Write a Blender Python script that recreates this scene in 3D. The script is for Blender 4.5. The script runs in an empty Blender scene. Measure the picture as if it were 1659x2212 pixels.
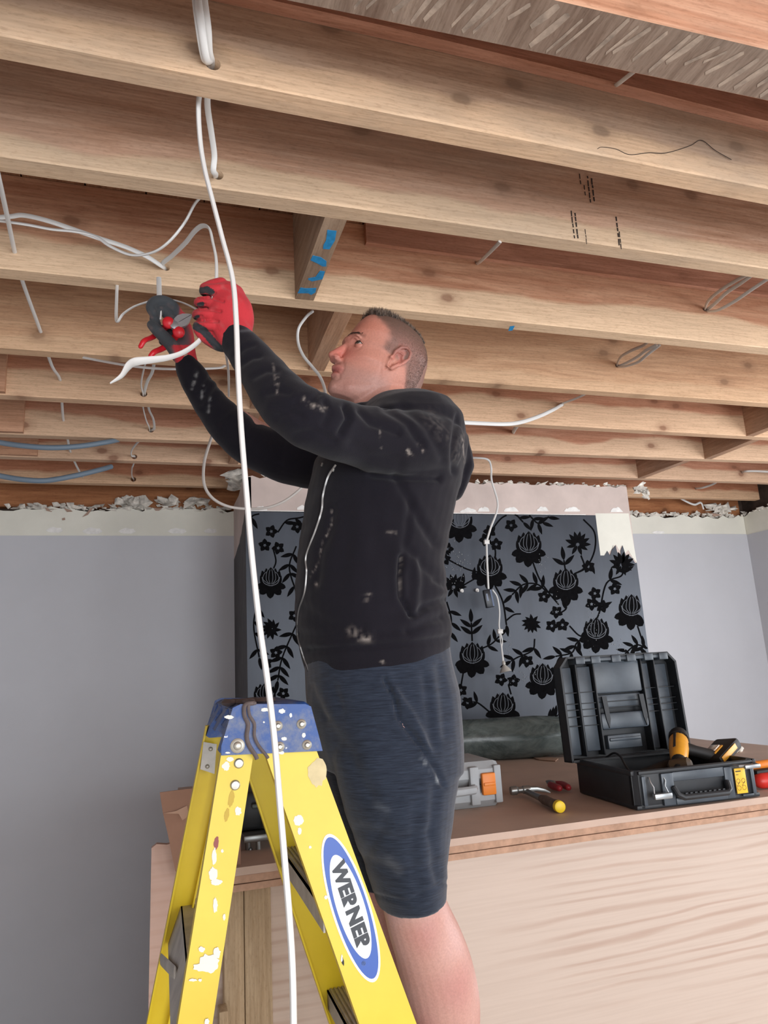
import bpy, bmesh, math, random
import numpy as np
from mathutils import Vector, Matrix, noise
random.seed(7)
SC = bpy.context.scene
COL = SC.collection
V = Vector
# ---------------------------------------------------------------- camera
FW = V((0.29828, 0.93039, 0.21268)); RT = V((0.95396, -0.29406, -0.05442)); 
FW.normalize(); RT = (RT - FW * RT.dot(FW)).normalized(); UP = RT.cross(FW)
FPX = 1530.4; IW, IH = 1659, 2212
CAM = V((0, 0, 1.4))
cd = bpy.data.cameras.new('camera'); cam = bpy.data.objects.new('camera', cd); COL.objects.link(cam)
cam.matrix_world = Matrix((( RT.x, UP.x, -FW.x, CAM.x), (RT.y, UP.y, -FW.y, CAM.y), (RT.z, UP.z, -FW.z, CAM.z), (0, 0, 0, 1)))
cd.sensor_fit = 'HORIZONTAL'; cd.sensor_width = 36; cd.lens = 36 * FPX / IW; cd.clip_start = .02
SC.camera = cam
# ---------------------------------------------------------------- light
SC.view_settings.view_transform = 'Standard'; SC.view_settings.look = 'None'
SC.view_settings.gamma = 1; SC.view_settings.exposure = 0.27
wd = bpy.data.worlds.new('world'); SC.world = wd; wd.use_nodes = True
bg = wd.node_tree.nodes['Background']; bg.inputs[0].default_value = (.80, .88, 1, 1); bg.inputs[1].default_value = 1.5
def area(name, loc, target, sx, sy, power, col):
    l = bpy.data.lights.new(name, 'AREA'); l.shape = 'RECTANGLE'; l.size = sx; l.size_y = sy; l.energy = power; l.color = col
    o = bpy.data.objects.new(name, l); COL.objects.link(o); o.location = loc
    o.rotation_euler = (V(target) - V(loc)).to_track_quat('-Z', 'Y').to_euler(); return o
area('daylight_patio_opening', (1.2, -2.6, 1.35), (1.0, 2.0, 2.0), 4.2, 2.0, 124, (.97, .985, 1))
area('daylight_side_window', (3.88, 1.2, 1.45), (1.4, 2.2, 1.5), 1.7, 1.3, 42, (.95, .975, 1))
# ---------------------------------------------------------------- pixel helpers (real planes only)
def ray(x, y): return FW + RT * ((x - IW / 2) / FPX) - UP * ((y - IH / 2) / FPX)
def at(x, y, Y): d = ray(x, y); return CAM + d * (Y / d.y)
def atz(x, y, z): d = ray(x, y); return CAM + d * ((z - CAM.z) / d.z)
def atc(x, y, zc): return CAM + ray(x, y) * zc
def zc_of(P): return (P - CAM).dot(FW)
def pix(P):
    d = P - CAM; z = d.dot(FW); return IW / 2 + FPX * d.dot(RT) / z, IH / 2 - FPX * d.dot(UP) / z
def pix_np(A):
    A = A - np.array(CAM); z = A @ np.array(FW)
    return IW / 2 + FPX * (A @ np.array(RT)) / z, IH / 2 - FPX * (A @ np.array(UP)) / z
# ---------------------------------------------------------------- materials
def nt(name):
    m = bpy.data.materials.new(name); m.use_nodes = True; t = m.node_tree; b = t.nodes['Principled BSDF']; return m, t, b
def N(t, typ, **k):
    n = t.nodes.new(typ)
    for a, v in k.items():
        if a.startswith('i_'):
            n.inputs[a[2:].replace('_', ' ')].default_value = v
        else: setattr(n, a, v)
    return n
def L(t, a, b): t.links.new(a, b)
def ramp(t, fac, stops):
    r = t.nodes.new('ShaderNodeValToRGB'); e = r.color_ramp.elements
    while len(e) < len(stops): e.new(.5)
    for q, (p, c) in zip(e, stops):
        q.position = p; q.color = c if len(c) == 4 else (*c, 1)
    if fac is not None: L(t, fac, r.inputs[0])
    return r
def mix(t, fac, a, b, mode='MIX'):
    m = t.nodes.new('ShaderNodeMix'); m.data_type = 'RGBA'; m.blend_type = mode
    for s, v in ((0, fac), (6, a), (7, b)):
        if hasattr(v, 'links') or isinstance(v, bpy.types.NodeSocket): L(t, v, m.inputs[s])
        else: m.inputs[s].default_value = v if s == 0 else ((*v, 1) if len(v) == 3 else v)
    return m.outputs[2]
def mth(t, op, a, b=0.0):
    m = t.nodes.new('ShaderNodeMath'); m.operation = op
    for s, v in ((0, a), (1, b)):
        if isinstance(v, bpy.types.NodeSocket): L(t, v, m.inputs[s])
        else: m.inputs[s].default_value = v
    return m.outputs[0]
def srgb(r, g, b):
    f = lambda c: (c / 255 / 12.92) if c <= 10 else ((c / 255 + .055) / 1.055) ** 2.4
    return (f(r), f(g), f(b))
def coords(t, scale=(1, 1, 1), off=(0, 0, 0), rot=(0, 0, 0), kind='Object'):
    tc = t.nodes.new('ShaderNodeTexCoord'); mp = t.nodes.new('ShaderNodeMapping')
    mp.inputs['Scale'].default_value = scale; mp.inputs['Location'].default_value = off; mp.inputs['Rotation'].default_value = rot
    L(t, tc.outputs[kind], mp.inputs[0]); return mp.outputs[0]
def noise_t(t, vec, scale, detail=4, rough=.5, dist=0):
    n = t.nodes.new('ShaderNodeTexNoise'); n.inputs['Scale'].default_value = scale; n.inputs['Detail'].default_value = detail
    n.inputs['Roughness'].default_value = rough; n.inputs['Distortion'].default_value = dist
    if vec is not None: L(t, vec, n.inputs['Vector'])
    return n.outputs[0]
def bump(t, b, h, strength=.3, dist=.01):
    n = t.nodes.new('ShaderNodeBump'); n.inputs['Strength'].default_value = strength; n.inputs['Distance'].default_value = dist
    L(t, h, n.inputs['Height']); L(t, n.outputs[0], b.inputs['Normal'])
def plain(name, col, rough=.5, metal=0, nscale=0, namt=.12, bmp=0, spec=None):
    m, t, b = nt(name); b.inputs['Roughness'].default_value = rough; b.inputs['Metallic'].default_value = metal
    if spec is not None: b.inputs['Specular IOR Level'].default_value = spec
    if nscale:
        n = noise_t(t, coords(t), nscale, 5, .6)
        lo = tuple(c * (1 - namt * 2) for c in col); hi = tuple(min(1, c * (1 + namt * 2)) for c in col)
        L(t, ramp(t, n, [(.3, lo), (.7, hi)]).outputs[0], b.inputs['Base Color'])
        if bmp: bump(t, b, n, bmp, .003)
    else: b.inputs['Base Color'].default_value = (*col, 1)
    return m
def wood(name, light, dark, sap=None, sapz=.11, seed=0, axis=0, grey=0.0, knots=.8, rough=.75):
    """sawn softwood: grain along axis, sapwood band low on the face, knots, weathered patches"""
    m, t, b = nt(name); b.inputs['Roughness'].default_value = rough; b.inputs['Specular IOR Level'].default_value = .25
    s = [7, 7, 7]; s[axis] = .55
    o = (seed * 3.7, seed * 1.9, seed * 2.3)
    g1 = noise_t(t, coords(t, tuple(s), o), 3.2, 6, .62, 1.3)
    s2 = [90, 90, 90]; s2[axis] = 3.5
    g2 = noise_t(t, coords(t, tuple(s2), o), 2.2, 3, .5)
    c = ramp(t, g1, [(.28, dark), (.5, tuple((a + d) / 2 for a, d in zip(light, dark))), (.68, light)]).outputs[0]
    if sap is not None:
        sx = [1, 1, 1]
        tc = t.nodes.new('ShaderNodeTexCoord'); sp = t.nodes.new('ShaderNodeSeparateXYZ'); L(t, tc.outputs['Object'], sp.inputs[0])
        wv = noise_t(t, coords(t, (.9, .9, .9), (seed * 5, 0, 0)), 1.7, 3)
        wv2 = mth(t, 'MULTIPLY_ADD', wv, .16); t.nodes[-1].inputs[2].default_value = -.08
        zz = mth(t, 'ADD', sp.outputs[2], wv2)
        k = ramp(t, mth(t, 'DIVIDE', zz, .24), [(max(0, sapz / .24 - .03), (1, 1, 1)), (min(1, sapz / .24 + .03), (0, 0, 0))]).outputs[0]
        c = mix(t, k, c, mix(t, g1, tuple(x * .86 for x in sap), sap))
    fine = ramp(t, g2, [(.35, (.80, .78, .76)), (.6, (1.04, 1.04, 1.04))]).outputs[0]
    c = mix(t, .75, c, fine, 'MULTIPLY')
    s3 = [60, 60, 60]; s3[axis] = 14; g3 = noise_t(t, coords(t, tuple(s3), o), 4, 4, .7); c = mix(t, .6, c, ramp(t, g3, [(.36, (.74, .70, .66)), (.48, (1, 1, 1))]).outputs[0], 'MULTIPLY')
    if knots:
        v = t.nodes.new('ShaderNodeTexVoronoi'); v.inputs['Scale'].default_value = 1.0
        if axis == 0:
            v.voronoi_dimensions = '2D'; L(t, coords(t, (3.0, 4.8, 4.8), (seed * 1.3 + .4, seed * .7, seed * 2.1), (math.pi / 2, 0, 0)), v.inputs['Vector'])
        else: L(t, coords(t, (1.9 if axis == 0 else 5, 1.9 if axis == 1 else 5, 1.9 if axis == 2 else 5), (seed * 1.3 + .4, seed * .7, seed * 2.1)), v.inputs['Vector'])
        nn = noise_t(t, coords(t), 30, 2); dd = mth(t, 'MULTIPLY_ADD', nn, .05); t.nodes[-1].inputs[2].default_value = -.025
        d2 = mth(t, 'ADD', v.outputs['Distance'], dd)
        kr = ramp(t, d2, [(.045, (1, 1, 1)), (.075, (.4, .4, .4)), (.17, (0, 0, 0))]).outputs[0]
        c = mix(t, mth(t, 'MULTIPLY', kr, knots), c, tuple(x * .5 for x in dark))
    if grey:
        gn = noise_t(t, coords(t, (.7, 2, 2), (seed, 3, 1)), 1.6, 5, .7)
        gk = ramp(t, gn, [(.42, (0, 0, 0)), (.72, (grey, grey, grey))]).outputs[0]
        c = mix(t, gk, c, srgb(150, 138, 124))
    L(t, c, b.inputs['Base Color'])
    bump(t, b, g2, .35, .0015)
    return m
def vcol(name, rough=.6, sheen=0, bscale=0, bstr=.2, sss=0, metal=0, spec=.5, vscale=None):
    m, t, b = nt(name); a = t.nodes.new('ShaderNodeVertexColor'); a.layer_name = 'Col'
    c = a.outputs[0]
    b.inputs['Roughness'].default_value = rough; b.inputs['Specular IOR Level'].default_value = spec
    if sheen: b.inputs['Sheen Weight'].default_value = sheen; b.inputs['Sheen Roughness'].default_value = .5
    if sss: b.inputs['Subsurface Weight'].default_value = sss; b.inputs['Subsurface Radius'].default_value = (.008, .003, .0015); b.inputs['Subsurface Scale'].default_value = 1
    if bscale:
        n = noise_t(t, coords(t, vscale or (1, 1, 1)), bscale, 3, .6); bump(t, b, n, bstr, .002)
        c = mix(t, .5, c, ramp(t, n, [(.3, (.78, .78, .78)), (.7, (1.12, 1.12, 1.12))]).outputs[0], 'MULTIPLY')
    L(t, c, b.inputs['Base Color'])
    return m
# ---------------------------------------------------------------- mesh builder
class MB:
    def __init__(s): s.v = []; s.f = []; s.mi = []; s.cur = 0
    def add(s, vs, fs):
        o = len(s.v); s.v += [V(p) for p in vs]; s.f += [tuple(i + o for i in f) for f in fs]; s.mi += [s.cur] * len(fs); return s
    def box(s, lo, hi, fr=None):
        """axis box lo..hi, optionally in frame fr=(origin,u,v,w)"""
        x0, y0, z0 = lo; x1, y1, z1 = hi
        P = [(x0, y0, z0), (x1, y0, z0), (x1, y1, z0), (x0, y1, z0), (x0, y0, z1), (x1, y0, z1), (x1, y1, z1), (x0, y1, z1)]
        if fr: P = [fr[0] + fr[1] * p[0] + fr[2] * p[1] + fr[3] * p[2] for p in P]
        return s.add(P, [(0, 3, 2, 1), (4, 5, 6, 7), (0, 1, 5, 4), (1, 2, 6, 5), (2, 3, 7, 6), (3, 0, 4, 7)])
    def bbox(s, lo, hi, r=.004, fr=None):
        """bevelled box"""
        bm = bmesh.new(); bmesh.ops.create_cube(bm, size=1)
        for v in bm.verts: v.co = V([(lo[i] + hi[i]) / 2 + v.co[i] * (hi[i] - lo[i]) for i in range(3)])
        r = min(r, min(abs(hi[i] - lo[i]) for i in range(3)) * .45)
        bmesh.ops.bevel(bm, geom=bm.edges[:], offset=r, segments=2, profile=.5, affect='EDGES')
        bmesh.ops.recalc_face_normals(bm, faces=bm.faces[:])
        bm.verts.index_update()
        P = [v.co.copy() for v in bm.verts]; Fs = [tuple(v.index for v in f.verts) for f in bm.faces]; bm.free()
        if fr: P = [fr[0] + fr[1] * p[0] + fr[2] * p[1] + fr[3] * p[2] for p in P]
        return s.add(P, Fs)
    def prism(s, poly, d, cap=True):
        """3D polygon extruded by vector d"""
        n = len(poly); d = V(d); P = [V(p) for p in poly]
        fs = [(i, (i + 1) % n, (i + 1) % n + n, i + n) for i in range(n)]
        if cap: fs += [tuple(range(n))[::-1], tuple(range(n, 2 * n))]
        return s.add(P + [p + d for p in P], fs)
    def rings(s, R, caps=True, close=True):
        n = len(R[0]); P = [p for r in R for p in r]; fs = []
        for k in range(len(R) - 1):
            for i in range(n if close else n - 1):
                j = (i + 1) % n; fs.append((k * n + i, k * n + j, (k + 1) * n + j, (k + 1) * n + i))
        if caps: fs.append(tuple(range(n))[::-1]); fs.append(tuple((len(R) - 1) * n + i for i in range(n)))
        return s.add(P, fs)
    def tube(s, pts, r, n=12, up=None, flat=1.0, ends=True):
        """tube through pts, r number or list; flat = thickness ratio along the up side"""
        pts = [V(p) for p in pts]; rr = r if isinstance(r, (list, tuple)) else [r] * len(pts); R = []
        T = [(pts[min(i + 1, len(pts) - 1)] - pts[max(i - 1, 0)]).normalized() for i in range(len(pts))]
        a = V(up) if up is not None else (V((0, 0, 1)) if abs(T[0].z) < .9 else V((0, 1, 0)))
        for p, t, q in zip(pts, T, rr):
            a = (a - t * a.dot(t)); a = a.normalized() if a.length > 1e-6 else t.orthogonal().normalized()
            b = t.cross(a)
            R.append([p + a * (math.sin(2 * math.pi * i / n) * q * flat) + b * (math.cos(2 * math.pi * i / n) * q) for i in range(n)])
        if ends:
            R = [[pts[0] + (x - pts[0]) * .55 - T[0] * rr[0] * .35 * flat for x in R[0]]] + R + [[pts[-1] + (x - pts[-1]) * .55 + T[-1] * rr[-1] * .35 * flat for x in R[-1]]]
        return s.rings(R)
    def capsule(s, pts, r, n=16, up=None, flat=1.0):
        """tube with round ends"""
        pts = [V(p) for p in pts]; rr = list(r) if isinstance(r, (list, tuple)) else [r] * len(pts)
        t0 = (pts[1] - pts[0]).normalized(); t1 = (pts[-1] - pts[-2]).normalized(); P = []; Q = []
        for k in (1.5, 1.25, .9, .5): P.append(pts[0] - t0 * rr[0] * math.sin(k) * 1.0); Q.append(rr[0] * max(.03, math.cos(k)))
        P += pts; Q += rr
        for k in (.5, .9, 1.25, 1.5): P.append(pts[-1] + t1 * rr[-1] * math.sin(k)); Q.append(rr[-1] * max(.03, math.cos(k)))
        return s.tube(P, Q, n, up, flat, ends=False)
    def ball(s, c, r, n=14, fr=None):
        c = V(c); rx, ry, rz = r if isinstance(r, (tuple, list)) else (r, r, r); R = []
        ax = fr or (V((1, 0, 0)), V((0, 1, 0)), V((0, 0, 1)))
        for k in range(n + 1):
            th = math.pi * min(max(k / n, .012), .988); 
            R.append([c + ax[0] * (rx * math.sin(th) * math.cos(2 * math.pi * i / (2 * n))) + ax[1] * (ry * math.sin(th) * math.sin(2 * math.pi * i / (2 * n))) + ax[2] * (-rz * math.cos(th)) for i in range(2 * n)])
        return s.rings(R)
    def cyl(s, p, q, r, n=20, r2=None): 
        p = V(p); q = V(q); t = (q - p).normalized(); a = t.orthogonal().normalized(); b = t.cross(a); r2 = r if r2 is None else r2
        return s.rings([[p + (a * math.cos(2 * math.pi * i / n) + b * math.sin(2 * math.pi * i / n)) * r for i in range(n)], [q + (a * math.cos(2 * math.pi * i / n) + b * math.sin(2 * math.pi * i / n)) * r2 for i in range(n)]])
    def lathe(s, p, ax, prof, n=20):
        p = V(p); t = V(ax).normalized(); a = t.orthogonal().normalized(); b = t.cross(a)
        return s.rings([[p + t * h + (a * math.cos(2 * math.pi * i / n) + b * math.sin(2 * math.pi * i / n)) * max(r, 1e-4) for i in range(n)] for h, r in prof])
    def mesh(s, name, mats, off=V((0, 0, 0)), smooth=True, ang=35):
        me = bpy.data.meshes.new(name); me.from_pydata([tuple(p - off) for p in s.v], [], s.f)
        for m in (mats if isinstance(mats, (list, tuple)) else [mats]): me.materials.append(m)
        bm = bmesh.new(); bm.from_mesh(me); 
        for f, k in zip(bm.faces, s.mi): f.material_index = k
        bmesh.ops.recalc_face_normals(bm, faces=bm.faces[:]); bm.to_mesh(me); bm.free()
        if smooth:
            me.polygons.foreach_set('use_smooth', [True] * len(me.polygons)); me.set_sharp_from_angle(angle=math.radians(ang))
        return me
    def base(s):
        xs = [p.x for p in s.v]; ys = [p.y for p in s.v]; zs = [p.z for p in s.v]
        return V(((min(xs) + max(xs)) / 2, (min(ys) + max(ys)) / 2, min(zs)))
    def build(s, name, mats, parent=None, smooth=True, ang=35, off=None):
        if parent is None: o0 = off if off is not None else s.base()
        else: o0 = origin(parent)
        o = bpy.data.objects.new(name, s.mesh(name, mats, o0, smooth, ang)); COL.objects.link(o)
        if parent is None: o.location = o0
        else: o.parent = parent
        o['_o'] = tuple(o0); return o
def origin(o): return V(o['_o'])
def append_to(o, mb, mat):
    """surface marks become extra faces of the part they are on"""
    me = o.data
    if mat.name not in [m.name for m in me.materials]: me.materials.append(mat)
    k = [m.name for m in me.materials].index(mat.name); o0 = origin(o); bm = bmesh.new(); bm.from_mesh(me)
    vs = [bm.verts.new(p - o0) for p in mb.v]
    for f in mb.f:
        q = bm.faces.new([vs[i] for i in f]); q.material_index = k
    bm.normal_update(); bm.to_mesh(me); bm.free()
def tag(o, label, cat, group=None):
    o['label'] = label; o['category'] = cat
    if group: o['group'] = group
    return o
def thing(name, loc, label, cat, group=None):
    o = bpy.data.objects.new(name, None); COL.objects.link(o); o.location = loc; o.empty_display_size = .05; o['_o'] = tuple(loc)
    return tag(o, label, cat, group)
def struct(o): o['kind'] = 'structure'; return o
def catmull(P, k=8):
    P = [V(p) for p in P]; out = []
    if len(P) == 2: return [P[0].lerp(P[1], i / k) for i in range(k + 1)]
    Q = [P[0] * 2 - P[1]] + P + [P[-1] * 2 - P[-2]]
    for i in range(1, len(Q) - 2):
        a, b, c, d = Q[i - 1:i + 3]
        for j in range(k):
            t = j / k; out.append(.5 * ((2 * b) + (c - a) * t + (2 * a - 5 * b + 4 * c - d) * t * t + (3 * b - a - 3 * c + d) * t ** 3))
    out.append(P[-1]); return out
def remeshed(mb, voxel, smooth_it=2, fac=.5):
    """union of closed shapes as one continuous surface; returns arrays"""
    me = mb.mesh('tmp', [], smooth=False); o = bpy.data.objects.new('tmp', me); COL.objects.link(o)
    md = o.modifiers.new('r', 'REMESH'); md.mode = 'VOXEL'; md.voxel_size = voxel
    if smooth_it: sm = o.modifiers.new('s', 'SMOOTH'); sm.iterations = smooth_it; sm.factor = fac
    dg = bpy.context.evaluated_depsgraph_get(); dg.update(); ev = o.evaluated_get(dg); m2 = bpy.data.meshes.new_from_object(ev)
    bpy.data.objects.remove(o); bpy.data.meshes.remove(me)
    return m2
def arr(me):
    n = len(me.vertices); a = np.empty(n * 3); me.vertices.foreach_get('co', a); b = np.empty(n * 3); me.vertices.foreach_get('normal', b)
    return a.reshape(-1, 3), b.reshape(-1, 3)
def setco(me, A): me.vertices.foreach_set('co', A.ravel()); me.update()
def setcol(me, C):
    ca = me.color_attributes.new('Col', 'FLOAT_COLOR', 'POINT'); q = np.ones((len(C), 4)); q[:, :3] = C; ca.data.foreach_set('color', q.ravel())
def seg_d(X, Y, pl):
    """pixel distance of points to a polyline"""
    D = np.full(X.shape, 1e9)
    for (x0, y0), (x1, y1) in zip(pl[:-1], pl[1:]):
        dx, dy = x1 - x0, y1 - y0; l = dx * dx + dy * dy + 1e-9; t = np.clip(((X - x0) * dx + (Y - y0) * dy) / l, 0, 1)
        D = np.minimum(D, np.hypot(X - x0 - t * dx, Y - y0 - t * dy))
    return D
def facing(A, Nn): return ((np.array(CAM) - A) * Nn).sum(1) > 0
def finish(me, name, mats, parent, keepworld=False):
    """turn a world-space mesh into an object under parent (or on its own)"""
    A, _ = arr(me)
    o0 = origin(parent) if parent is not None else V(((A[:, 0].min() + A[:, 0].max()) / 2, (A[:, 1].min() + A[:, 1].max()) / 2, A[:, 2].min()))
    setco(me, A - np.array(o0)); me.name = name; me.materials.clear()
    for m in (mats if isinstance(mats, (list, tuple)) else [mats]): me.materials.append(m)
    me.polygons.foreach_set('use_smooth', [True] * len(me.polygons))
    o = bpy.data.objects.new(name, me); COL.objects.link(o); o['_o'] = tuple(o0)
    if parent is None: o.location = o0
    else: o.parent = parent
    return o
def vnoise(A, s, seed=0):
    return np.array([noise.noise(V((a[0] * s + seed, a[1] * s, a[2] * s))) for a in A])
# ================================================================ SETTING
m_paint = plain('grey_wall_paint', srgb(196, 197, 202), .6, 0, 3, .015)
m_cream = plain('bare_cream_plaster', srgb(226, 224, 212), .8, 0, 5, .03, .1)
m_pink = plain('pink_skim_plaster', srgb(205, 188, 180), .8, 0, 6, .05, .15)
m_rubble = plain('broken_plaster', srgb(214, 208, 198), .95, 0, 30, .2, .6)
m_white = plain('white_filler', srgb(236, 234, 230), .8, 0, 40, .06, .3)
m_floor = plain('bare_concrete_floor', srgb(214, 208, 198), .8, 0, 6, .05, .2)
FZ = -.24
m_dark = plain('dark_void', srgb(60, 48, 40), .9)
YB, XR, XL, ZT = 4.0, 4.0, -1.7, 2.31
CY, CX0, CX1 = 3.42, .386, 2.6            # chimney breast front plane and its sides
def wall(name, poly, d, mat):
    b = MB(); b.prism(poly, d); return struct(b.build(name, mat, smooth=False))
def ragged(x0, x1, z, amp, n, seed, rev=False):
    r = random.Random(seed); P = [(x0 + (x1 - x0) * i / n, z + (r.random() - .5) * amp * (1 if 0 < i < n else .2)) for i in range(n + 1)]
    return P[::-1] if rev else P
# back wall, in two alcoves, plain paint below and the bare band left by the coving above
for nm, x0, x1 in (('wall_left_alcove', XL, CX0 + .01), ('wall_right_alcove', CX1 - .01, XR)):
    w = MB(); w.box((x0, YB, FZ), (x1, YB + .1, 2.165 if x0 < 0 else 2.185)); w.cur = 1
    top = ragged(x0, x1, ZT + .0, .03, int((x1 - x0) * 22), 3 + int(x0))
    w.prism([(x0, YB + .002, 2.165 if x0 < 0 else 2.185), (x1, YB + .002, 2.165 if x0 < 0 else 2.185)] + [(x, YB + .002, z) for x, z in top[::-1]], (0, .098, 0))
    struct(w.build(nm, [m_paint, m_cream], smooth=False))
w = MB(); w.box((XR, -2.7, FZ), (XR + .1, .2, 2.18)); w.box((XR, 2.2, FZ), (XR + .1, YB + .1, 2.18)); w.box((XR, .2, FZ), (XR + .1, 2.2, .75)); w.box((XR, .2, 2.1), (XR + .1, 2.2, 2.18))
w.cur = 1; w.prism([(XR + .002, -2.7, 2.18)] + [(XR + .002, y, z) for y, z in ragged(-2.7, YB + .1, 2.325, .03, 120, 5)] + [(XR + .002, YB + .1, 2.18)], (.098, 0, 0))
struct(w.build('wall_right', [m_paint, m_cream], smooth=False))
m_brick = plain('raw_blockwork', srgb(92, 76, 66), .95, 0, 12, .2)
w = MB(); w.box((XL - .1, YB + .101, 1.9), (XR + .2, YB + .2, 2.75)); w.box((XR + .101, -2.8, 1.9), (XR + .2, YB + .1, 2.75)); w.box((XL - .2, -2.8, 1.9), (XL - .101, YB + .2, 2.75)); struct(w.build('wall_upper_blockwork', m_brick, smooth=False))
w = MB(); w.box((XL - .1, -2.7, FZ), (XL, YB + .1, 2.4)); struct(w.build('wall_left', m_paint, smooth=False))
w = MB(); w.box((XL - .1, -2.8, FZ), (-.5, -2.7, 2.66)); w.box((3.9, -2.8, FZ), (XR + .1, -2.7, 2.66)); w.box((-.5, -2.8, 2.35), (3.9, -2.7, 2.66)); struct(w.build('wall_back', m_paint, smooth=False))
w = MB(); w.box((XL - .1, -2.8, FZ - .1), (XR + .1, YB + .1, FZ)); struct(w.build('floor', m_floor, smooth=False))
# window and its frame in the right wall, patio opening behind (both out of the frame)
m_upvc = plain('white_window_frame', srgb(240, 240, 240), .3)
w = MB()
for lo, hi in (((XR + .02, .2, .75), (XR + .08, .26, 2.1)), ((XR + .02, 2.14, .75), (XR + .08, 2.2, 2.1)), ((XR + .02, .2, .75), (XR + .08, 2.2, .81)), ((XR + .02, .2, 2.04), (XR + .08, 2.2, 2.1)), ((XR + .02, 1.17, .75), (XR + .08, 1.23, 2.1))): w.box(lo, hi)
struct(w.build('window_1', m_upvc, smooth=False))
# floorboards of the room above, seen from below
m_boards = wood('floorboard_underside', srgb(176, 128, 96), srgb(120, 78, 54), seed=4, axis=1, knots=.3)
w = MB(); x = XL
while x < XR + .1:
    w.box((x, -2.8, 2.662), (x + .146, YB + .1, 2.682)); x += .15
w.box((XL - .1, -2.8, 2.683), (XR + .1, YB + .1, 2.73))
struct(w.build('ceiling', m_boards, smooth=False))
# ---- chimney breast
b = MB()
TZ = 2.178                                 # top of the wallpaper on the front face
b.box((CX0 + .02, CY + .004, FZ), (CX1, CY + .5, 2.33))
b.cur = 0
b.prism([(CX0, CY + .003, TZ), (CX1, CY + .003, TZ)] + [(x, CY + .003, z) for x, z in ragged(CX0, CX1, 2.352, .016, 60, 8, True)], (0, .03, 0))
b.prism([(CX0, CY + .003, 0), (CX0, YB, 0), (CX0, YB, 2.34), (CX0, CY + .3, 2.33), (CX0, CY + .15, 2.36), (CX0, CY + .003, 2.352)], (.03, 0, 0))
b.cur = 1                                  # bare cream corner where the paper was torn away
b.prism([at(*p, CY + .0025) for p in [(1286, 1109), (1358, 1109), (1366, 1160), (1376, 1216), (1366, 1204), (1357, 1188), (1350, 1196), (1342, 1178), (1338, 1190), (1330, 1176), (1318, 1190), (1306, 1200), (1297, 1200)]], (0, .02, 0))
b.cur = 2
rr = random.Random(2)
for px0 in ((1012, 1102), (1045, 1100), (1104, 1100), (1172, 1099), (1236, 1100), (1332, 1101), (562, 1098), (655, 1096), (960, 1101), (905, 1101)):
    w2 = rr.uniform(13, 19); pl = []
    for k in range(14):
        a = math.pi * k / 13; pl.append(at(px0[0] + math.cos(a) * w2 * rr.uniform(.85, 1.05), px0[1] + 5 - math.sin(a) * 10 * rr.uniform(.7, 1.1), CY + .001))
    b.prism(pl, (0, .01, 0))
b.box((CX0 + .005, CY, TZ - .003), (CX1 - .3, CY + .01, TZ + .004))
chim = struct(b.build('wall_chimney_breast', [m_pink, m_cream, m_white], smooth=False))
# ---- wallpaper with flocked peonies
m_paper, t, pb = nt('slate_wallpaper'); n = noise_t(t, coords(t, (1, 1, .35)), 3.5, 5, .6)
L(t, ramp(t, n, [(.3, srgb(50, 55, 64)), (.7, srgb(68, 74, 84))]).outputs[0], pb.inputs['Base Color']); pb.inputs['Roughness'].default_value = .42; pb.inputs['Metallic'].default_value = .25
d1 = noise_t(t, coords(t), 6, 6, .7); bump(t, pb, noise_t(t, coords(t), 400, 2), .1, .001)
m_flock = plain('black_flock', srgb(9, 9, 11), .9, 0, 60, .25, spec=.08); m_line = plain('grey_petal_outline', srgb(84, 88, 96), .6); m_dust = plain('plaster_dust_scuff', srgb(150, 152, 154), .9)
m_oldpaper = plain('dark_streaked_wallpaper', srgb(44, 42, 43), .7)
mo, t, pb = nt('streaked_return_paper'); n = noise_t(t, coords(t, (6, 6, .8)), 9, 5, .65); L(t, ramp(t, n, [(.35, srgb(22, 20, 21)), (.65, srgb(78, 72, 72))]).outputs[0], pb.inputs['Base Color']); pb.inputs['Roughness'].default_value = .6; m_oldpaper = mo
wp = MB()
torn = [at(*p, CY) for p in [(1286, 1109), (1297, 1200), (1306, 1200), (1312, 1190), (1318, 1200), (1325, 1178), (1322, 1188), (1330, 1178), (1333, 1192), (1342, 1215), (1341, 1190), (1345, 1178), (1352, 1200), (1357, 1198), (1366, 1206), (1372, 1216)]]
poly = [V((CX0, CY, .3)), V((CX0, CY, TZ))] + [V((torn[0].x, CY, TZ))] + [V((p.x, CY, p.z)) for p in torn[1:]] + [V((CX1, CY, torn[-1].z)), V((CX1, CY, .3))]
wp.prism(poly, (0, .0035, 0))
wp.cur = 1
lev = [0]
def P2(x, y):                              # pixel on the breast front, stepped out a hair per layer
    p = at(x, y, CY); return V((p.x, CY - .0008 - lev[0], p.z))
def leaf(x, y, ang, ln, w=.3, curl=.0, ex=.9):
    """pointed leaf from (x,y) towards ang (deg, 0=right, 90=up)"""
    lev[0] = (lev[0] + .00003) % .0009
    a = math.radians(ang); dx, dy = math.cos(a), -math.sin(a); nx, ny = -dy, dx; L1 = []; L2 = []
    for k in range(9):
        t = k / 8; hw = ln * w * .5 * max(0, math.sin(math.pi * t ** (.8 if ex > .8 else .95))) ** ex; cx = x + dx * ln * t + nx * curl * ln * t * t; cy = y + dy * ln * t + ny * curl * ln * t * t
        L1.append(P2(cx + nx * hw, cy + ny * hw)); L2.append(P2(cx - nx * hw, cy - ny * hw))
    pl = L1 + L2[::-1][1:-1]
    if all(CX0 + .003 < p.x < CX1 - .003 and p.z < TZ - .002 for p in pl): wp.prism(pl, (0, .0007, 0))
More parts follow.
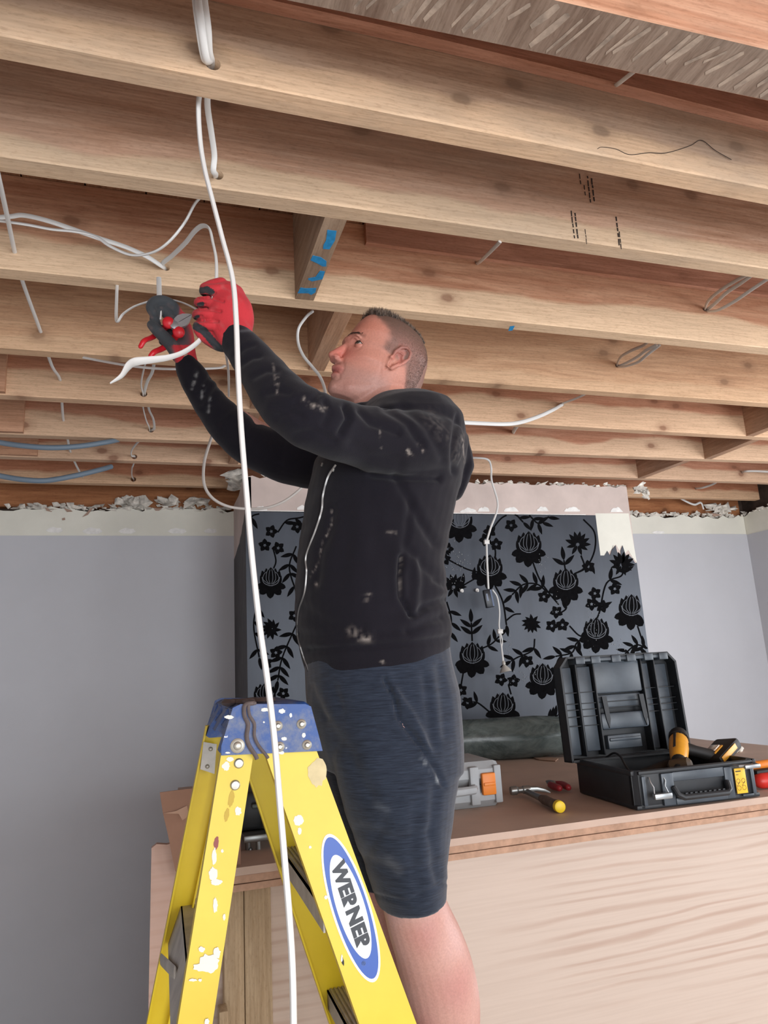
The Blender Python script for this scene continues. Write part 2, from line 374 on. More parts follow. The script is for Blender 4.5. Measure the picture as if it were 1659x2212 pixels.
def stem(pl, w=1.6, lv=None):
    lev[0] = (lev[0] + .00003) % .0009
    if lv: lev[0] = lv
    c = catmull([V((x, y, 0)) for x, y in pl], 6); A = []; B = []
    for i, p in enumerate(c):
        d = (c[min(i + 1, len(c) - 1)] - c[max(i - 1, 0)]).normalized(); A.append(P2(p.x - d.y * w, p.y + d.x * w)); B.append(P2(p.x + d.y * w, p.y - d.x * w))
    for i in range(len(c) - 1):
        if all(CX0 < q.x < CX1 and q.z < TZ for q in (A[i], B[i + 1])): wp.prism([A[i], A[i + 1], B[i + 1], B[i]], (0, .0007, 0))
def small(x, y, r=12, rot=0):
    for k in range(5):
        a = rot + 72 * k; leaf(x + 2.2 * math.cos(math.radians(a)), y - 2.2 * math.sin(math.radians(a)), a, r, .85)
def oline(pl, w=.55):
    wp.cur = 3; keep = lev[0]; stem(pl, w, .0012); lev[0] = keep; wp.cur = 1
def peony(x, y, s=1.0, tilt=0):
    for a, l, w in ((196, 33, .55), (228, 34, .66), (268, 36, .62), (308, 34, .66), (344, 33, .55)): leaf(x + 9 * s * math.cos(math.radians(a)), y + 14 * s - 4 * s * math.sin(math.radians(a)), a + tilt, l * s, w, 0, .5)
    for o, l, w in ((0, 50, .62), (-9, 48, .5), (9, 48, .5), (-18, 43, .5), (18, 43, .5), (-26, 30, .5), (26, 30, .5)):
        leaf(x + o * s * .62, y + 19 * s, 90 - o * .95 + tilt, l * s, w)
    for o, h in ((-20, 20), (-12, 29), (-5, 24), (5, 25), (12, 29), (20, 20)):
        oline([(x + o * .3 * s, y + 15 * s), (x + o * 1.05 * s, y + 2 * s), (x + o * .9 * s, y - h * .6 * s), (x + o * .45 * s, y - h * s)])
    oline([(x - 24 * s, y - 4 * s), (x - 18 * s, y + 12 * s), (x, y + 19 * s), (x + 18 * s, y + 12 * s), (x + 24 * s, y - 4 * s)], .7)
def lotus(x, y, s=1.0, tilt=0):
    for a in (0, 28, 55, 80, 105, 130, 160, 195, 240, 290, 330): leaf(x + 3 * math.cos(math.radians(a)), y - 3 * math.sin(math.radians(a)), a + tilt, (27 if a < 170 else 23) * s, .36)
def spray(pl, n=5, ln=24, both=True):
    ln *= 1.18; stem(pl); c = catmull([V((x, y, 0)) for x, y in pl], 8)
    for k in range(n):
        i = int((k + 1) / (n + .5) * (len(c) - 1)); d = (c[min(i + 1, len(c) - 1)] - c[max(i - 1, 0)]); a = math.degrees(math.atan2(-d.y, d.x))
        leaf(c[i].x, c[i].y, a + 52, ln, .3)
        if both: leaf(c[i].x, c[i].y, a - 52, ln, .3)
    d = c[-1] - c[-2]; leaf(c[-1].x, c[-1].y, math.degrees(math.atan2(-d.y, d.x)), ln, .3)
for x, y in ((1142, 1176), (1058, 1226), (1222, 1256), (1020, 1415), (1288, 1362), (1364, 1312), (1086, 1524), (1172, 1461), (993, 1123), (1330, 1500), (585, 1250), (572, 1500), (1245, 1560)): peony(x, y, .92 if x > 900 else .8)
for x, y, r in ((1248, 1176, 0), (1149, 1345, 170), (1343, 1220, 0), (980, 1268, 0), (588, 1358, 120), (1400, 1420, 0)): lotus(x, y, .95, r)
for i, (x, y) in enumerate([(966, 1186), (1072, 1176), (1049, 1166), (1104, 1135), (1175, 1289), (1271, 1224), (1202, 1322), (1192, 1352), (1215, 1350), (1285, 1282), (1278, 1305), (1301, 1310), (1328, 1272), (1139, 1428), (1082, 1468), (1109, 1471), (996, 1491), (1010, 1518), (586, 1148), (572, 1178), (601, 1184), (642, 1138), (596, 1410), (575, 1432), (612, 1498), (636, 1330), (960, 1208), (1058, 1148), (1370, 1450)]): small(x, y, 12.5, 20 * i)
for pl, n, ln, bo in (([(1150, 1212), (1165, 1250), (1185, 1280), (1207, 1306)], 0, 20, 0), ([(1183, 1280), (1160, 1262), (1130, 1263), (1106, 1285)], 5, 24, True), ([(1260, 1122), (1284, 1150), (1284, 1190), (1266, 1226), (1240, 1240)], 1, 24, False),
        ([(1068, 1220), (1070, 1190), (1062, 1180)], 0, 20, 0), ([(1068, 1262), (1086, 1300), (1094, 1350)], 1, 22, False), ([(1094, 1340), (1110, 1328), (1125, 1326)], 0, 0, 0), ([(1060, 1148), (1085, 1118), (1112, 1112), (1130, 1128)], 3, 22, False),
        ([(1155, 1380), (1150, 1405), (1118, 1420), (1104, 1428)], 3, 24, True), ([(1230, 1352), (1250, 1372), (1268, 1376)], 1, 24, False), ([(1262, 1376), (1245, 1390), (1235, 1410), (1200, 1418)], 4, 24, True), ([(1290, 1335), (1296, 1318), (1310, 1260), (1342, 1244), (1345, 1226)], 3, 24, True),
        ([(1377, 1352), (1390, 1390), (1400, 1403)], 0, 0, 0), ([(1400, 1403), (1375, 1393), (1350, 1412)], 4, 22, True), ([(996, 1480), (1003, 1440)], 1, 20, False), ([(1030, 1405), (1060, 1392), (1078, 1375)], 2, 22, True), ([(1020, 1385), (1018, 1345)], 2, 26, True),
        ([(1060, 1540), (1035, 1520), (1022, 1516)], 1, 22, True), ([(1104, 1500), (1098, 1478)], 0, 0, 0), ([(1222, 1238), (1218, 1210)], 1, 26, True), ([(1143, 1113), (1165, 1131), (1190, 1112)], 4, 22, True), ([(1255, 1200), (1262, 1226), (1240, 1240)], 0, 0, 0),
        ([(600, 1150), (620, 1124), (650, 1118), (690, 1105)], 3, 24, True), ([(590, 1185), (596, 1212), (590, 1230)], 0, 0, 0), ([(640, 1180), (625, 1225), (640, 1280)], 4, 24, True), ([(560, 1110), (545, 1115), (540, 1130)], 1, 24, False), ([(640, 1350), (610, 1420), (600, 1470)], 5, 26, True),
        ([(560, 1290), (548, 1350), (560, 1420)], 4, 24, True), ([(960, 1160), (966, 1140), (985, 1140)], 1, 18, True), ([(970, 1210), (1010, 1230), (1045, 1238)], 0, 0, 0), ([(985, 1275), (1005, 1262), (1040, 1242)], 2, 24, False), ([(965, 1300), (975, 1340), (968, 1380)], 3, 24, True),
        ([(1200, 1330), (1220, 1318), (1224, 1310)], 1, 22, False), ([(1180, 1560), (1205, 1545)], 3, 22, True), ([(1260, 1480), (1300, 1450), (1345, 1462)], 5, 24, True)):
    if n: spray(pl, n, ln, bo)
    else: stem(pl)
wp.cur = 2
rr = random.Random(5)
for cx, cy, sx, sy, nn in ((985, 1222, 12, 22, 60), (1280, 1340, 8, 26, 26), (1170, 1212, 6, 14, 14), (1100, 1400, 5, 12, 12), (1335, 1400, 9, 12, 22), (1130, 1460, 18, 12, 26), (1205, 1300, 5, 14, 10)):
    for k in range(nn):
        x = rr.gauss(cx, sx); y = rr.gauss(cy, sy); r0 = rr.uniform(.35, 1.0); p = at(x, y, CY)
        wp.prism([V((p.x + r0 * .0022 * math.cos(a), CY - .0019, p.z + r0 * .0022 * math.sin(a) * 1.6)) for a in (0, 1.3, 2.5, 3.8, 5)], (0, .0005, 0))
o = wp.build('wallpaper', [m_paper, m_flock, m_dust, m_line], chim, smooth=False); o['label'] = 'slate grey wallpaper with black flocked peonies'
b = MB()
b.prism([V((CX0 - .001, CY + .004, .3)), V((CX0 - .001, CY + .004, TZ))] + [V((CX0 - .001, y, z)) for y, z in ((3.46, 2.165), (3.5, 2.14), (3.55, 2.13), (3.6, 2.10), (3.66, 2.09), (3.7, 2.07), (3.8, 2.06), (3.9, 2.04), (YB, 2.03))] + [V((CX0 - .001, YB, .3))], (.003, 0, 0))
o = b.build('wallpaper', m_oldpaper, chim, smooth=False); o['label'] = 'dark streaked wallpaper on the side of the chimney breast'
# rubble of broken plaster along the wall tops
def lumps(name, spots, label, mat):
    b = MB(); r = random.Random(len(spots) + 3)
    for c, s, n in spots:
        for k in range(n):
            cc = V(c) + V((r.uniform(-1, 1) * s[0], r.uniform(-1, 1) * s[1], r.uniform(-1, 1) * s[2])); q = [cc + V((r.gauss(0, 1), r.gauss(0, 1) * .6, r.gauss(0, 1) * .55)) * s[3] for _ in range(9)]
            bm = bmesh.new()
            for p in q: bm.verts.new(p)
            h = bmesh.ops.convex_hull(bm, input=bm.verts[:]); bmesh.ops.delete(bm, geom=[e for e in h['geom_interior'] if isinstance(e, bmesh.types.BMVert)], context='VERTS')
            bm.verts.index_update(); b.add([v.co.copy() for v in bm.verts], [tuple(v.index for v in f.verts) for f in bm.faces]); bm.free()
    o = b.build(name, mat, smooth=False); tag(o, label, 'plaster'); o['kind'] = 'stuff'; return o
sp = [((x, YB + .015, ZT + .01), (.05, .02, .012, .014), 5) for x in np.arange(-.72, .36, .055)]
sp += [(tuple(at(290, 1082, YB)), (.05, .01, .015, .022), 14), (tuple(at(365, 1083, YB)), (.045, .01, .012, .022), 9), (tuple(at(425, 1085, YB)), (.04, .01, .015, .024), 9)]
lumps('plaster_rubble', sp, 'broken white plaster rubble along the top of the left alcove wall', m_rubble)
sp = [((x, YB + .015, ZT + .015), (.05, .02, .012, .014), 5) for x in np.arange(3.0, 3.98, .055)] + [((XR + .015, y, 2.335), (.02, .05, .012, .015), 5) for y in np.arange(3.0, 3.98, .06)] + [(tuple(at(1560, 1100, YB)), (.14, .01, .02, .024), 16)]
lumps('plaster_rubble', sp, 'torn plaster rubble along the top of the right alcove wall', m_rubble)
sp = [((x, CY + .02, 2.36), (.05, .02, .006, .010), 4) for x in np.arange(CX0 + .1, CX1, .07)] + [(tuple(at(508, 1040, CY + .25)), (.02, .12, .02, .03), 12), (tuple(at(1385, 1057, CY)), (.03, .02, .02, .022), 10), (tuple(at(1398, 1068, CY)), (.008, .01, .02, .014), 6)]
lumps('plaster_rubble', sp, 'crumbling plaster lip along the top of the chimney breast', m_rubble)
# torn bits of coving paper hanging on the left alcove band, filler scars
b = MB()
for px0, w0, h0 in (((118, 1145), 18, 6), ((200, 1147), 21, 7), ((275, 1147), 18, 6), ((383, 1147), 20, 6), ((455, 1147), 14, 5), ((1422, 1150), 14, 3)):
    b.prism([at(px0[0] + w0 * math.cos(a) * (1 + .12 * math.sin(5 * a)), px0[1] + h0 * math.sin(a) * (1 + .2 * math.cos(7 * a)), YB - .0015) for a in np.arange(0, 6.28, .5)], (0, .002, 0))
o = b.build('trim_1', m_white, smooth=False); struct(o)
m_tear = plain('torn_plasterboard_paper', srgb(168, 140, 124), .9)
b = MB()
for pl in ([(97, 1096), (110, 1100), (112, 1106), (100, 1103)], [(138, 1098), (152, 1101), (157, 1105), (145, 1106)], [(178, 1117), (197, 1097), (200, 1098), (190, 1112), (180, 1116)], [(332, 1098), (350, 1098), (344, 1103), (336, 1103)], [(134, 1120), (140, 1118), (141, 1123), (135, 1124)], [(1535, 1108), (1560, 1112), (1542, 1116)]):
    b.prism([at(x, y, YB - .004) for x, y in pl], (0, .002, 0))
struct(b.build('trim_2', m_tear, smooth=False))
# three wall plugs in the wallpaper
for i, (x, y) in enumerate(((960, 1277), (997, 1276), (1030, 1275))):
    p = at(x, y, CY - .004); b = MB(); b.lathe(p + V((0, .004, 0)), (0, -1, 0), [(0, .006), (.004, .010), (.012, .009), (.013, .004)], 10); b.ball(p + V((.002, -.006, -.004)), .007, 5)
    tag(b.build('wall_plug', m_white), ('white filler plug in the wallpaper, nearest the man', 'white filler plug in the wallpaper, middle of the row of three', 'white filler plug in the wallpaper, right of the row of three beside the hanging transformer')[i], 'wall plug', 'wall plugs in the chimney breast')
# ================================================================ CEILING JOISTS
JT = 2.66
def lineY(p, q):
    a = atz(*p, 2.4); b = atz(*q, 2.4); k = (b.y - a.y) / (b.x - a.x); return lambda x: a.y + k * (x - a.x)
JB = [[(600, 0), (1659, 220)], [(0, 130), (1659, 445)], [(0, 372), (1659, 605)], [(0, 602), (1659, 768)], [(0, 765), (1659, 881)], [(0, 863), (1659, 952)], [(0, 945), (1659, 1002)], [(0, 992), (1659, 1047)], [(0, 1044), (1659, 1083)]]
TH = [.10, .052, .050, .052, .048, .048, .048, .048, .048]
YBK = [lineY(*j) for j in JB]
def yf(k, x): return YBK[k](x) - TH[k]
HOLES = {0: [], 1: [(459, 137, .0135)], 2: [(470, 377, .0118)], 3: [(359, 578, .009), (32, 544, .004), (1030, 566, .008), (1522, 667, .009)], 4: [(88, 717, .004), (1333, 789, .009)],
         5: [(310, 850, .013), (130, 821, .005), (1214, 873, .010)], 6: [(326, 928, .013), (137, 908, .005), (1108, 932, .009)], 7: [(290, 986, .013), (152, 976, .005), (1603, 1020, .009)], 8: [(288, 1035, .014), (178, 1030, .005), (1503, 1055, .009)]}
Ls, Dk, Sp = srgb(204, 162, 132), srgb(158, 110, 84), srgb(222, 188, 152)
spec = [  # light, dark, sap, sapz, seed, grey, label
    (srgb(212, 166, 136), srgb(180, 126, 96), None, 0, 1, .3, 'nearest joist crossing the top right corner with whitewash streaks on its underside'),
    (srgb(204, 174, 148), srgb(174, 142, 116), srgb(224, 190, 156), .06, 2, .75, 'weathered second joist with a long crack line, the white cables pass through its left hole'),
    (srgb(212, 174, 148), srgb(178, 134, 106), srgb(218, 188, 156), .05, 3, .45, 'third joist with black scorch marks on its right face'),
    (srgb(212, 166, 134), srgb(174, 118, 88), srgb(230, 198, 164), .09, 9, .1, 'fourth joist directly above the man with a blue paint dab on its lower edge'),
    (srgb(218, 178, 142), srgb(190, 146, 112), srgb(220, 182, 146), .05, 5, .1, 'fifth joist running behind the man\'s head'),
    (srgb(206, 152, 122), srgb(176, 118, 88), srgb(226, 188, 154), .105, 6, 0, 'sixth joist with a pale wavy sapwood band and a looped cable in its hole'),
    (srgb(206, 154, 126), srgb(176, 120, 92), srgb(226, 190, 158), .085, 12, 0, 'seventh joist, third from the far wall'),
    (srgb(204, 150, 122), srgb(172, 114, 88), srgb(220, 184, 154), .08, 8, 0, 'eighth joist just before the top of the chimney breast'),
    (srgb(196, 138, 106), srgb(162, 104, 76), srgb(216, 178, 144), .05, 10, 0, 'last joist over the alcoves beside the chimney breast')]
m_lime = plain('whitewash_streaks', srgb(160, 142, 126), .9, 0, 30, .2)
m_char = plain('black_scorch_marks', srgb(40, 30, 26), .9)
m_blue = plain('blue_marker_paint', srgb(40, 140, 196), .7, 0, 60, .1)
JOI = []
for k in range(9):
    lt, dk, sap, sz, sd, gr, lab = spec[k]
    m = wood('joist_wood', lt, dk, sap, sz, sd, 0, gr, .75 if k > 0 else .3)
    b = MB(); R = []; rr = random.Random(k)
    xs = np.linspace(XL + .001, XR - .001, 70)
    for x in xs:
        x = float(x); y0, y1 = yf(k, x), YBK[k](x); w = .0015 * (rr.random() - .5); w2 = .0025 * rr.random()
        R.append([V((x, y0, JT)), V((x, y0 + w, 2.402 + w2)), V((x, y0 + .003, 2.4)), V((x, y1 - .003, 2.4)), V((x, y1 + w, 2.402 + w2)), V((x, y1, JT))])
    b.rings(R); o = b.build('ceiling_joist', m, smooth=False, off=V((1, yf(k, 1), 2.4)))
    cut = MB()
    for x, y, r in HOLES[k]:
        q = at(x, y, yf(k, 1)); q = at(x, y, yf(k, q.x)); cut.cyl(q + V((0, -.03, 0)), q + V((.002, .12, 0)), r, 18)
    if cut.v:
        co = cut.build('cut', m, off=V((0, 0, 0))); md = o.modifiers.new('b', 'BOOLEAN'); md.operation = 'DIFFERENCE'; md.object = co; md.solver = 'EXACT'
        dg = bpy.context.evaluated_depsgraph_get(); dg.update(); me = bpy.data.meshes.new_from_object(o.evaluated_get(dg)); o.modifiers.clear(); o.data = me; me.name = 'ceiling_joist'
        bpy.data.objects.remove(co)
    tag(o, lab, 'joist', 'ceiling joists'); JOI.append(o)
def mark(par, mat, polys, Y=None, z=None, d=(0, .0006, 0), name='paint_mark'):
    b = MB()
    for pl in polys: b.prism([(at(x, y, Y) if Y else atz(x, y, z)) for x, y in pl], d)
    append_to(par, b, mat)
# whitewash streaks under the nearest joist, in the slant they dried
b = MB(); rr = random.Random(4)
for k in range(34):
    x0 = .17 + k * .031 + rr.uniform(-.01, .01); w = rr.uniform(.003, .012); sk = rr.uniform(.02, .034); f0 = rr.uniform(0, .02); f1 = rr.uniform(.01, .05) * rr.random()
    y0 = yf(0, x0) + .004 + f0; y1 = YBK[0](x0) - .004 - f1
    b.prism([V((x0, y0, 2.3998 - k * .00002)), V((x0 + w * .5, y0 - .002, 2.3998 - k * .00002)), V((x0 + w, y0 + .003, 2.3998 - k * .00002)), V((x0 + w * 1.2 - sk * .5, (y0 + y1) / 2, 2.3998 - k * .00002)), V((x0 + w * .6 - sk, y1, 2.3998 - k * .00002)), V((x0 - sk, y1 - .006, 2.3998 - k * .00002)), V((x0 - sk * .5 - w * .2, (y0 + y1) / 2, 2.3998 - k * .00002))], (0, 0, .0003))
append_to(JOI[0], b, m_lime)
m_dirt = wood('dirty_joist_underside', srgb(158, 138, 122), srgb(116, 94, 80), seed=1, grey=.5, knots=0, axis=1); JOI[0].data.materials.append(m_dirt)
for p in JOI[0].data.polygons:
    if p.normal.z < -.8 and p.material_index == 0: p.material_index = len(JOI[0].data.materials) - 1
# scorch marks on the third joist, blue dab under the fourth
Y2 = yf(2, 1.0) - .0007
pl = []
for x0, y0, y1, ww in ((1269, 380, 440, 2), (1278, 385, 433, 2.4), (1234, 455, 510, 2), (1242, 460, 515, 2.4), (1331, 468, 525, 2.2), (1252, 375, 392, 1.5), (1262, 400, 420, 1.5), (1338, 500, 530, 1.4), (1264, 495, 520, 1)):
    y = y0
    while y < y1:
        h = rr.uniform(5, 14); xx = x0 + (y - y0) * .12; pl.append([(xx - ww * .6, y), (xx + ww * .6, y), (xx + ww * .6 + 1, y + h), (xx - ww * .4 + 1, y + h)]); y += h + rr.uniform(1, 5)
mark(JOI[2], m_char, pl, Y=Y2, name='scorch_mark')
mark(JOI[1], m_char, [[(1537, 205), (1543, 204), (1545, 222), (1540, 221)], [(1540, 226), (1542, 226), (1546, 246), (1536, 245)]], Y=yf(1, 1.1) - .0007, name='scorch_mark')
mark(JOI[3], m_blue, [[(1102, 705), (1112, 704), (1107, 714), (1098, 715)]], z=2.3993, d=(0, 0, .0004))
# packing board against the second joist, half a hole at its edge
m_red = wood('packing_board_wood', srgb(196, 146, 122), srgb(158, 108, 84), seed=14, knots=.3)
b = MB(); pq = at(1318, 172, 1.03)
b.rings([[V((x, yf(1, x) - .028, JT - .001)), V((x, yf(1, x) - .028, 2.556 + .006 * math.sin(3 * x))), V((x, yf(1, x) - .001, 2.556 + .006 * math.sin(3 * x))), V((x, yf(1, x) - .001, JT - .001))] for x in [XL + .01 + i * .1 for i in range(56)]])
tag(b.build('packing_board', [m_red], ang=25), 'thin reddish packing board nailed high along the face of the second joist', 'board')
b = MB(); b.rings([[V((x, yf(3, x) - .018, JT - .001)), V((x, yf(3, x) - .018, 2.592)), V((x, yf(3, x) - .001, 2.592)), V((x, yf(3, x) - .001, JT - .001))] for x in [.55 + i * .1 for i in range(34)]])
tag(b.build('packing_board', [m_red], ang=25), 'thin notched packing board at the top of the fourth joist, right of the noggin', 'board')
# noggins between joists
def noggin(k, lo, hi, lab, seed=1, right=None, zlo=2.4, lt=srgb(198, 158, 128), dk=srgb(160, 118, 90)):
    a = atz(*lo, zlo); c = atz(*hi, zlo); w = (atz(*right, zlo).x - a.x) if right else .045
    m = wood('noggin_wood', lt, dk, seed=seed, axis=1, knots=.4, grey=.3); b = MB()
    X0, X1 = a.x, c.x; ya, yb = yf(k + 1, a.x) + .001, YBK[k](c.x) - .001
    b.prism([V((X0, ya, zlo)), V((X0 + w, ya, zlo)), V((X1 + w, yb, zlo)), V((X1, yb, zlo))], (0, 0, JT - zlo - .002))
    return tag(b.build('noggin', m, smooth=False), lab, 'noggin', 'noggins between the joists')
n1 = noggin(2, (636, 650), (698.7, 478), 'noggin with bright blue paint marks on its underside', 3, (676, 652.8), lt=srgb(178, 150, 124), dk=srgb(140, 110, 86))
s = 1 / 5.267
cv = lambda P: [(560 + x * s, 440 + y * s) for x, y in P]
mark(n1, m_blue, [cv(q) for q in ([(775, 300), (880, 312), (862, 420), (800, 520), (725, 515), (730, 470), (760, 420)], [(610, 590), (700, 610), (765, 655), (762, 715), (720, 715), (660, 680), (582, 645)], [(690, 765), (748, 772), (720, 860), (600, 885), (555, 865), (560, 850), (640, 835)], [(470, 955), (530, 965), (650, 960), (640, 1010), (590, 1040), (560, 1020), (435, 1020)])], z=2.3992, d=(0, 0, .0006))
noggin(3, (666, 801), (719.6, 679), 'noggin half hidden beside the man\'s nose, one joist beyond the blue-marked one', 5, (700.6, 801))
noggin(4, (536, 893), (578, 820), 'noggin showing between the man\'s arms', 6)
noggin(5, (505, 952), (535, 905), 'noggin just behind the man\'s far forearm', 13)
noggin(6, (490.6, 1011), (502, 988.7), 'noggin above the left shoulder of the chimney breast', 7)
noggin(6, (1372.7, 1035), (1463, 1001.3), 'shaded noggin above the right end of the chimney breast', 8, lt=srgb(200, 160, 134))
noggin(5, (1514, 994.6), (1624.6, 950.4), 'shaded noggin in the right-hand row, second from the far wall', 9)
noggin(4, (1618.8, 939.2), (1700, 909.4), 'shaded noggin cut by the right edge of the photo', 10)
# doubled joist ends on the left, and the plate on the far wall
for k, xr, lab in ((5, 6, 'short timber doubled onto the left end of the sixth joist'), (6, 47, 'short timber doubled onto the left end of the seventh joist'), (7, 78, 'short timber doubled onto the left end of the eighth joist')):
    q = atz(xr, [905, 978, 1022][k - 5], 2.45); q = at(xr, [905, 978, 1022][k - 5], yf(k, -.6) - .02); b = MB(); b.box((XL + .01, yf(k, q.x) - .022, 2.404), (q.x, yf(k, q.x) - .001, JT - .002))
    tag(b.build('joist_splice', wood('splice_wood', srgb(206, 160, 130), srgb(176, 130, 100), seed=20 + k, knots=0), smooth=False), lab, 'timber')
b = MB(); b.box((XL, YB + .03, 2.325), (XR, YB + .08, JT - .002))
tag(b.build('wall_plate', wood('plate_wood', srgb(178, 122, 82), srgb(138, 86, 54), seed=31), smooth=False), 'dark timber on top of the far wall behind the last joist', 'timber')
# ================================================================ CABLES
m_cab = plain('white_cable_sheath', srgb(218, 217, 214), .45, 0, 0)
m_cabg = plain('pale_grey_cable_sheath', srgb(196, 190, 184), .5)
m_cond = plain('grey_blue_conduit', srgb(112, 128, 142), .5)
def cable(name, pts, r, lab, cat='cable', flat=.5, up=(0, 1, 0), mat=None, group=None, k=8):
    b = MB(); c = catmull(pts, k)
    if not callable(r) and name == 'electrical_cable': r *= 1.2
    if callable(r): r = [r(i / (len(c) - 1)) for i in range(len(c))]
    b.tube(c, r, 12, up, (.3 if callable(r) else flat) if not isinstance(r, list) else .5); return tag(b.build(name, mat or m_cab), lab, cat, group)
cable('electrical_cable', [at(424, -60, .985), at(428, 0, .985), at(437, 70, 1.0), at(446, 128, 1.035), at(454, 139, 1.07), at(440, 170, 1.125), at(429, 222, 1.135), at(432, 300, 1.13), at(442, 365, 1.12), at(457, 425, 1.11), at(479, 510, 1.10), at(502, 600, 1.085), at(510, 690, 1.07), at(514, 800, 1.06), at(521, 925, 1.05), at(532, 1060, 1.04), at(543, 1190, 1.03), at(560, 1345, 1.02), at(577, 1465, 1.01), at(592, 1590, 1.0), at(603, 1720, .99), at(614, 1850, .98), at(625, 1985, .975), at(632, 2110, .97), at(635, 2300, .96), at(640, 2700, .95), at(650, 3100, .94)],
      .0054, 'long white flat cable hanging from the second joist down past the ladder top', flat=.62)
cable('electrical_cable', [at(434, -60, .98), at(441, 0, .985), at(449, 60, 1.0), at(452, 110, 1.03), at(457, 137, 1.06), at(452, 175, 1.12), at(448, 225, 1.18), at(457, 290, 1.24), at(463, 335, 1.28), at(461, 368, 1.30), at(466, 380, 1.33), at(458, 400, 1.42), at(440, 420, 1.47), at(421, 440, 1.48), at(398, 482, 1.5), at(365, 522, 1.52), at(330, 545, 1.55), at(285, 551, 1.58), at(240, 533, 1.6), at(205, 510, 1.62), at(160, 500, 1.62), at(110, 495, 1.62), at(50, 484, 1.62), at(-40, 472, 1.62)],
      .0050, 'white flat cable threading two joists then sweeping away to the left edge', flat=.5)
cable('electrical_cable', [at(417, -60, .99), at(421, 0, .99), at(430, 70, 1.005), at(440, 125, 1.035), at(450, 138, 1.06), at(458, 170, 1.11)], .0042, 'short white cable strand, leftmost of the three going into the second joist')
cable('electrical_cable', [at(-40, 472, 1.66), at(20, 468, 1.66), at(50, 465, 1.66), at(100, 476, 1.66), at(160, 496, 1.67), at(215, 515, 1.68), at(270, 533, 1.69), at(315, 553, 1.70), at(345, 572, 1.73), at(357, 580, 1.77), at(362, 586, 1.84)], .0052, 'white flat cable from the left edge into the drilled hole of the fourth joist', flat=.5)
cable('electrical_cable', [at(362, 590, 1.80), at(350, 572, 1.74), at(372, 552, 1.68), at(400, 525, 1.6), at(420, 500, 1.53), at(437, 488, 1.48), at(452, 494, 1.44), at(460, 525, 1.40), at(467, 562, 1.36), at(467, 612, 1.31), at(462, 640, 1.30), at(452, 690, 1.315), at(436, 728, 1.318), at(418, 747, 1.315), at(392, 763, 1.31), at(360, 773, 1.305), at(320, 778, 1.30), at(290, 782, 1.295), at(276, 792, 1.29), at(262, 812, 1.285), at(238, 828, 1.28)],
      lambda t: (.0056 + .003 * min(1, max(0, (t - .72) / .12))) * (1 if t < .9 else 1 - (t - .9) * 8), 'white cable pulled through the near red glove with its flat free end pointing left', flat=.45)
cable('electrical_cable', [at(-12, 350, 1.36), at(-4, 380, 1.39), at(14, 460, 1.56), at(32, 545, yf(3, -.3)), at(50, 612, 1.92), at(88, 717, yf(4, -.3)), at(112, 790, 2.45), at(130, 821, yf(5, -.3)), at(134, 872, 2.86), at(137, 908, yf(6, -.3)), at(146, 948, 3.22), at(152, 976, yf(7, -.3)), at(167, 1010, 3.62), at(178, 1030, yf(8, -.4)), at(186, 1044, 3.93)],
      .0042, 'straight white cable threaded through every joist near the left edge', flat=.8, k=4)
h4, h5, h6, h7, h8 = yf(4, 0), yf(5, 0), yf(6, 0), yf(7, 0), yf(8, 0)
cable('electrical_cable', [at(336, 752, 2.28), at(330, 800, 2.42), at(318, 825, 2.52), at(312, 850, h5), at(318, 862, 2.7), at(322, 885, 2.82), at(331, 905, 2.92), at(333, 925, 3.0), at(326, 931, h6 + .02), at(318, 940, 3.1)], .0046, 'white looped cable strand through the sixth and seventh joists, right strand', group='looped cables through the far joists')
cable('electrical_cable', [at(320, 762, 2.28), at(310, 800, 2.42), at(305, 830, 2.52), at(309, 852, h5), at(308, 864, 2.7), at(310, 885, 2.82), at(316, 908, 2.92), at(323, 928, h6), at(312, 942, 3.12), at(296, 957, 3.2), at(285, 972, 3.28), at(284, 984, 3.32), at(292, 987, h7 + .02), at(288, 1004, 3.45), at(285, 1012, 3.52), at(285, 1028, 3.7), at(289, 1036, h8 + .02), at(290, 1046, 3.95)], .0046, 'white looped cable strand through the far joists, left strand', group='looped cables through the far joists')
cable('electrical_cable', [at(180, 772, 2.2), at(220, 780, 2.12), at(280, 790, 1.95), at(340, 796, 1.85), at(400, 797, 1.8), at(470, 795, 1.95), at(486, 790, 2.1)], .0035, 'thin white cable drooping behind the far glove along the fifth joist')
cable('electrical_cable', [at(254, 600, 1.8), at(252, 640, 1.75), at(252, 694, 1.66), at(266, 678, 1.63), at(290, 662, 1.6), at(322, 651, 1.57), at(345, 645, 1.56), at(372, 648, 1.55), at(400, 656, 1.5), at(430, 672, 1.4), at(446, 690, 1.34)], .0032, 'thin white cable held between both gloves with a bent end')
cable('electrical_cable', [at(343, 600, 1.62), at(344, 640, 1.56), at(344, 665, 1.53), at(343, 690, 1.53)], .0048, 'short white cable end between the far glove fingers')
cable('electrical_cable', [at(482, 742, 1.42), at(488, 765, 1.50), at(493, 800, 1.75), at(494, 828, 2.0), at(494, 856, 2.3)], .0036, 'thin white cable hanging below the near glove behind the sleeve')
cable('electrical_cable', [at(462, 930, 2.5), at(452, 960, 2.42), at(441, 1000, 2.4), at(441, 1045, 2.4), at(458, 1075, 2.42), at(490, 1093, 2.45), at(530, 1099, 2.5), at(575, 1097, 2.5), at(615, 1082, 2.5), at(650, 1055, 2.5), at(670, 1030, 2.5)], .0042, 'pale grey cable looping in front of the left corner of the chimney breast', mat=m_cabg, flat=.8)
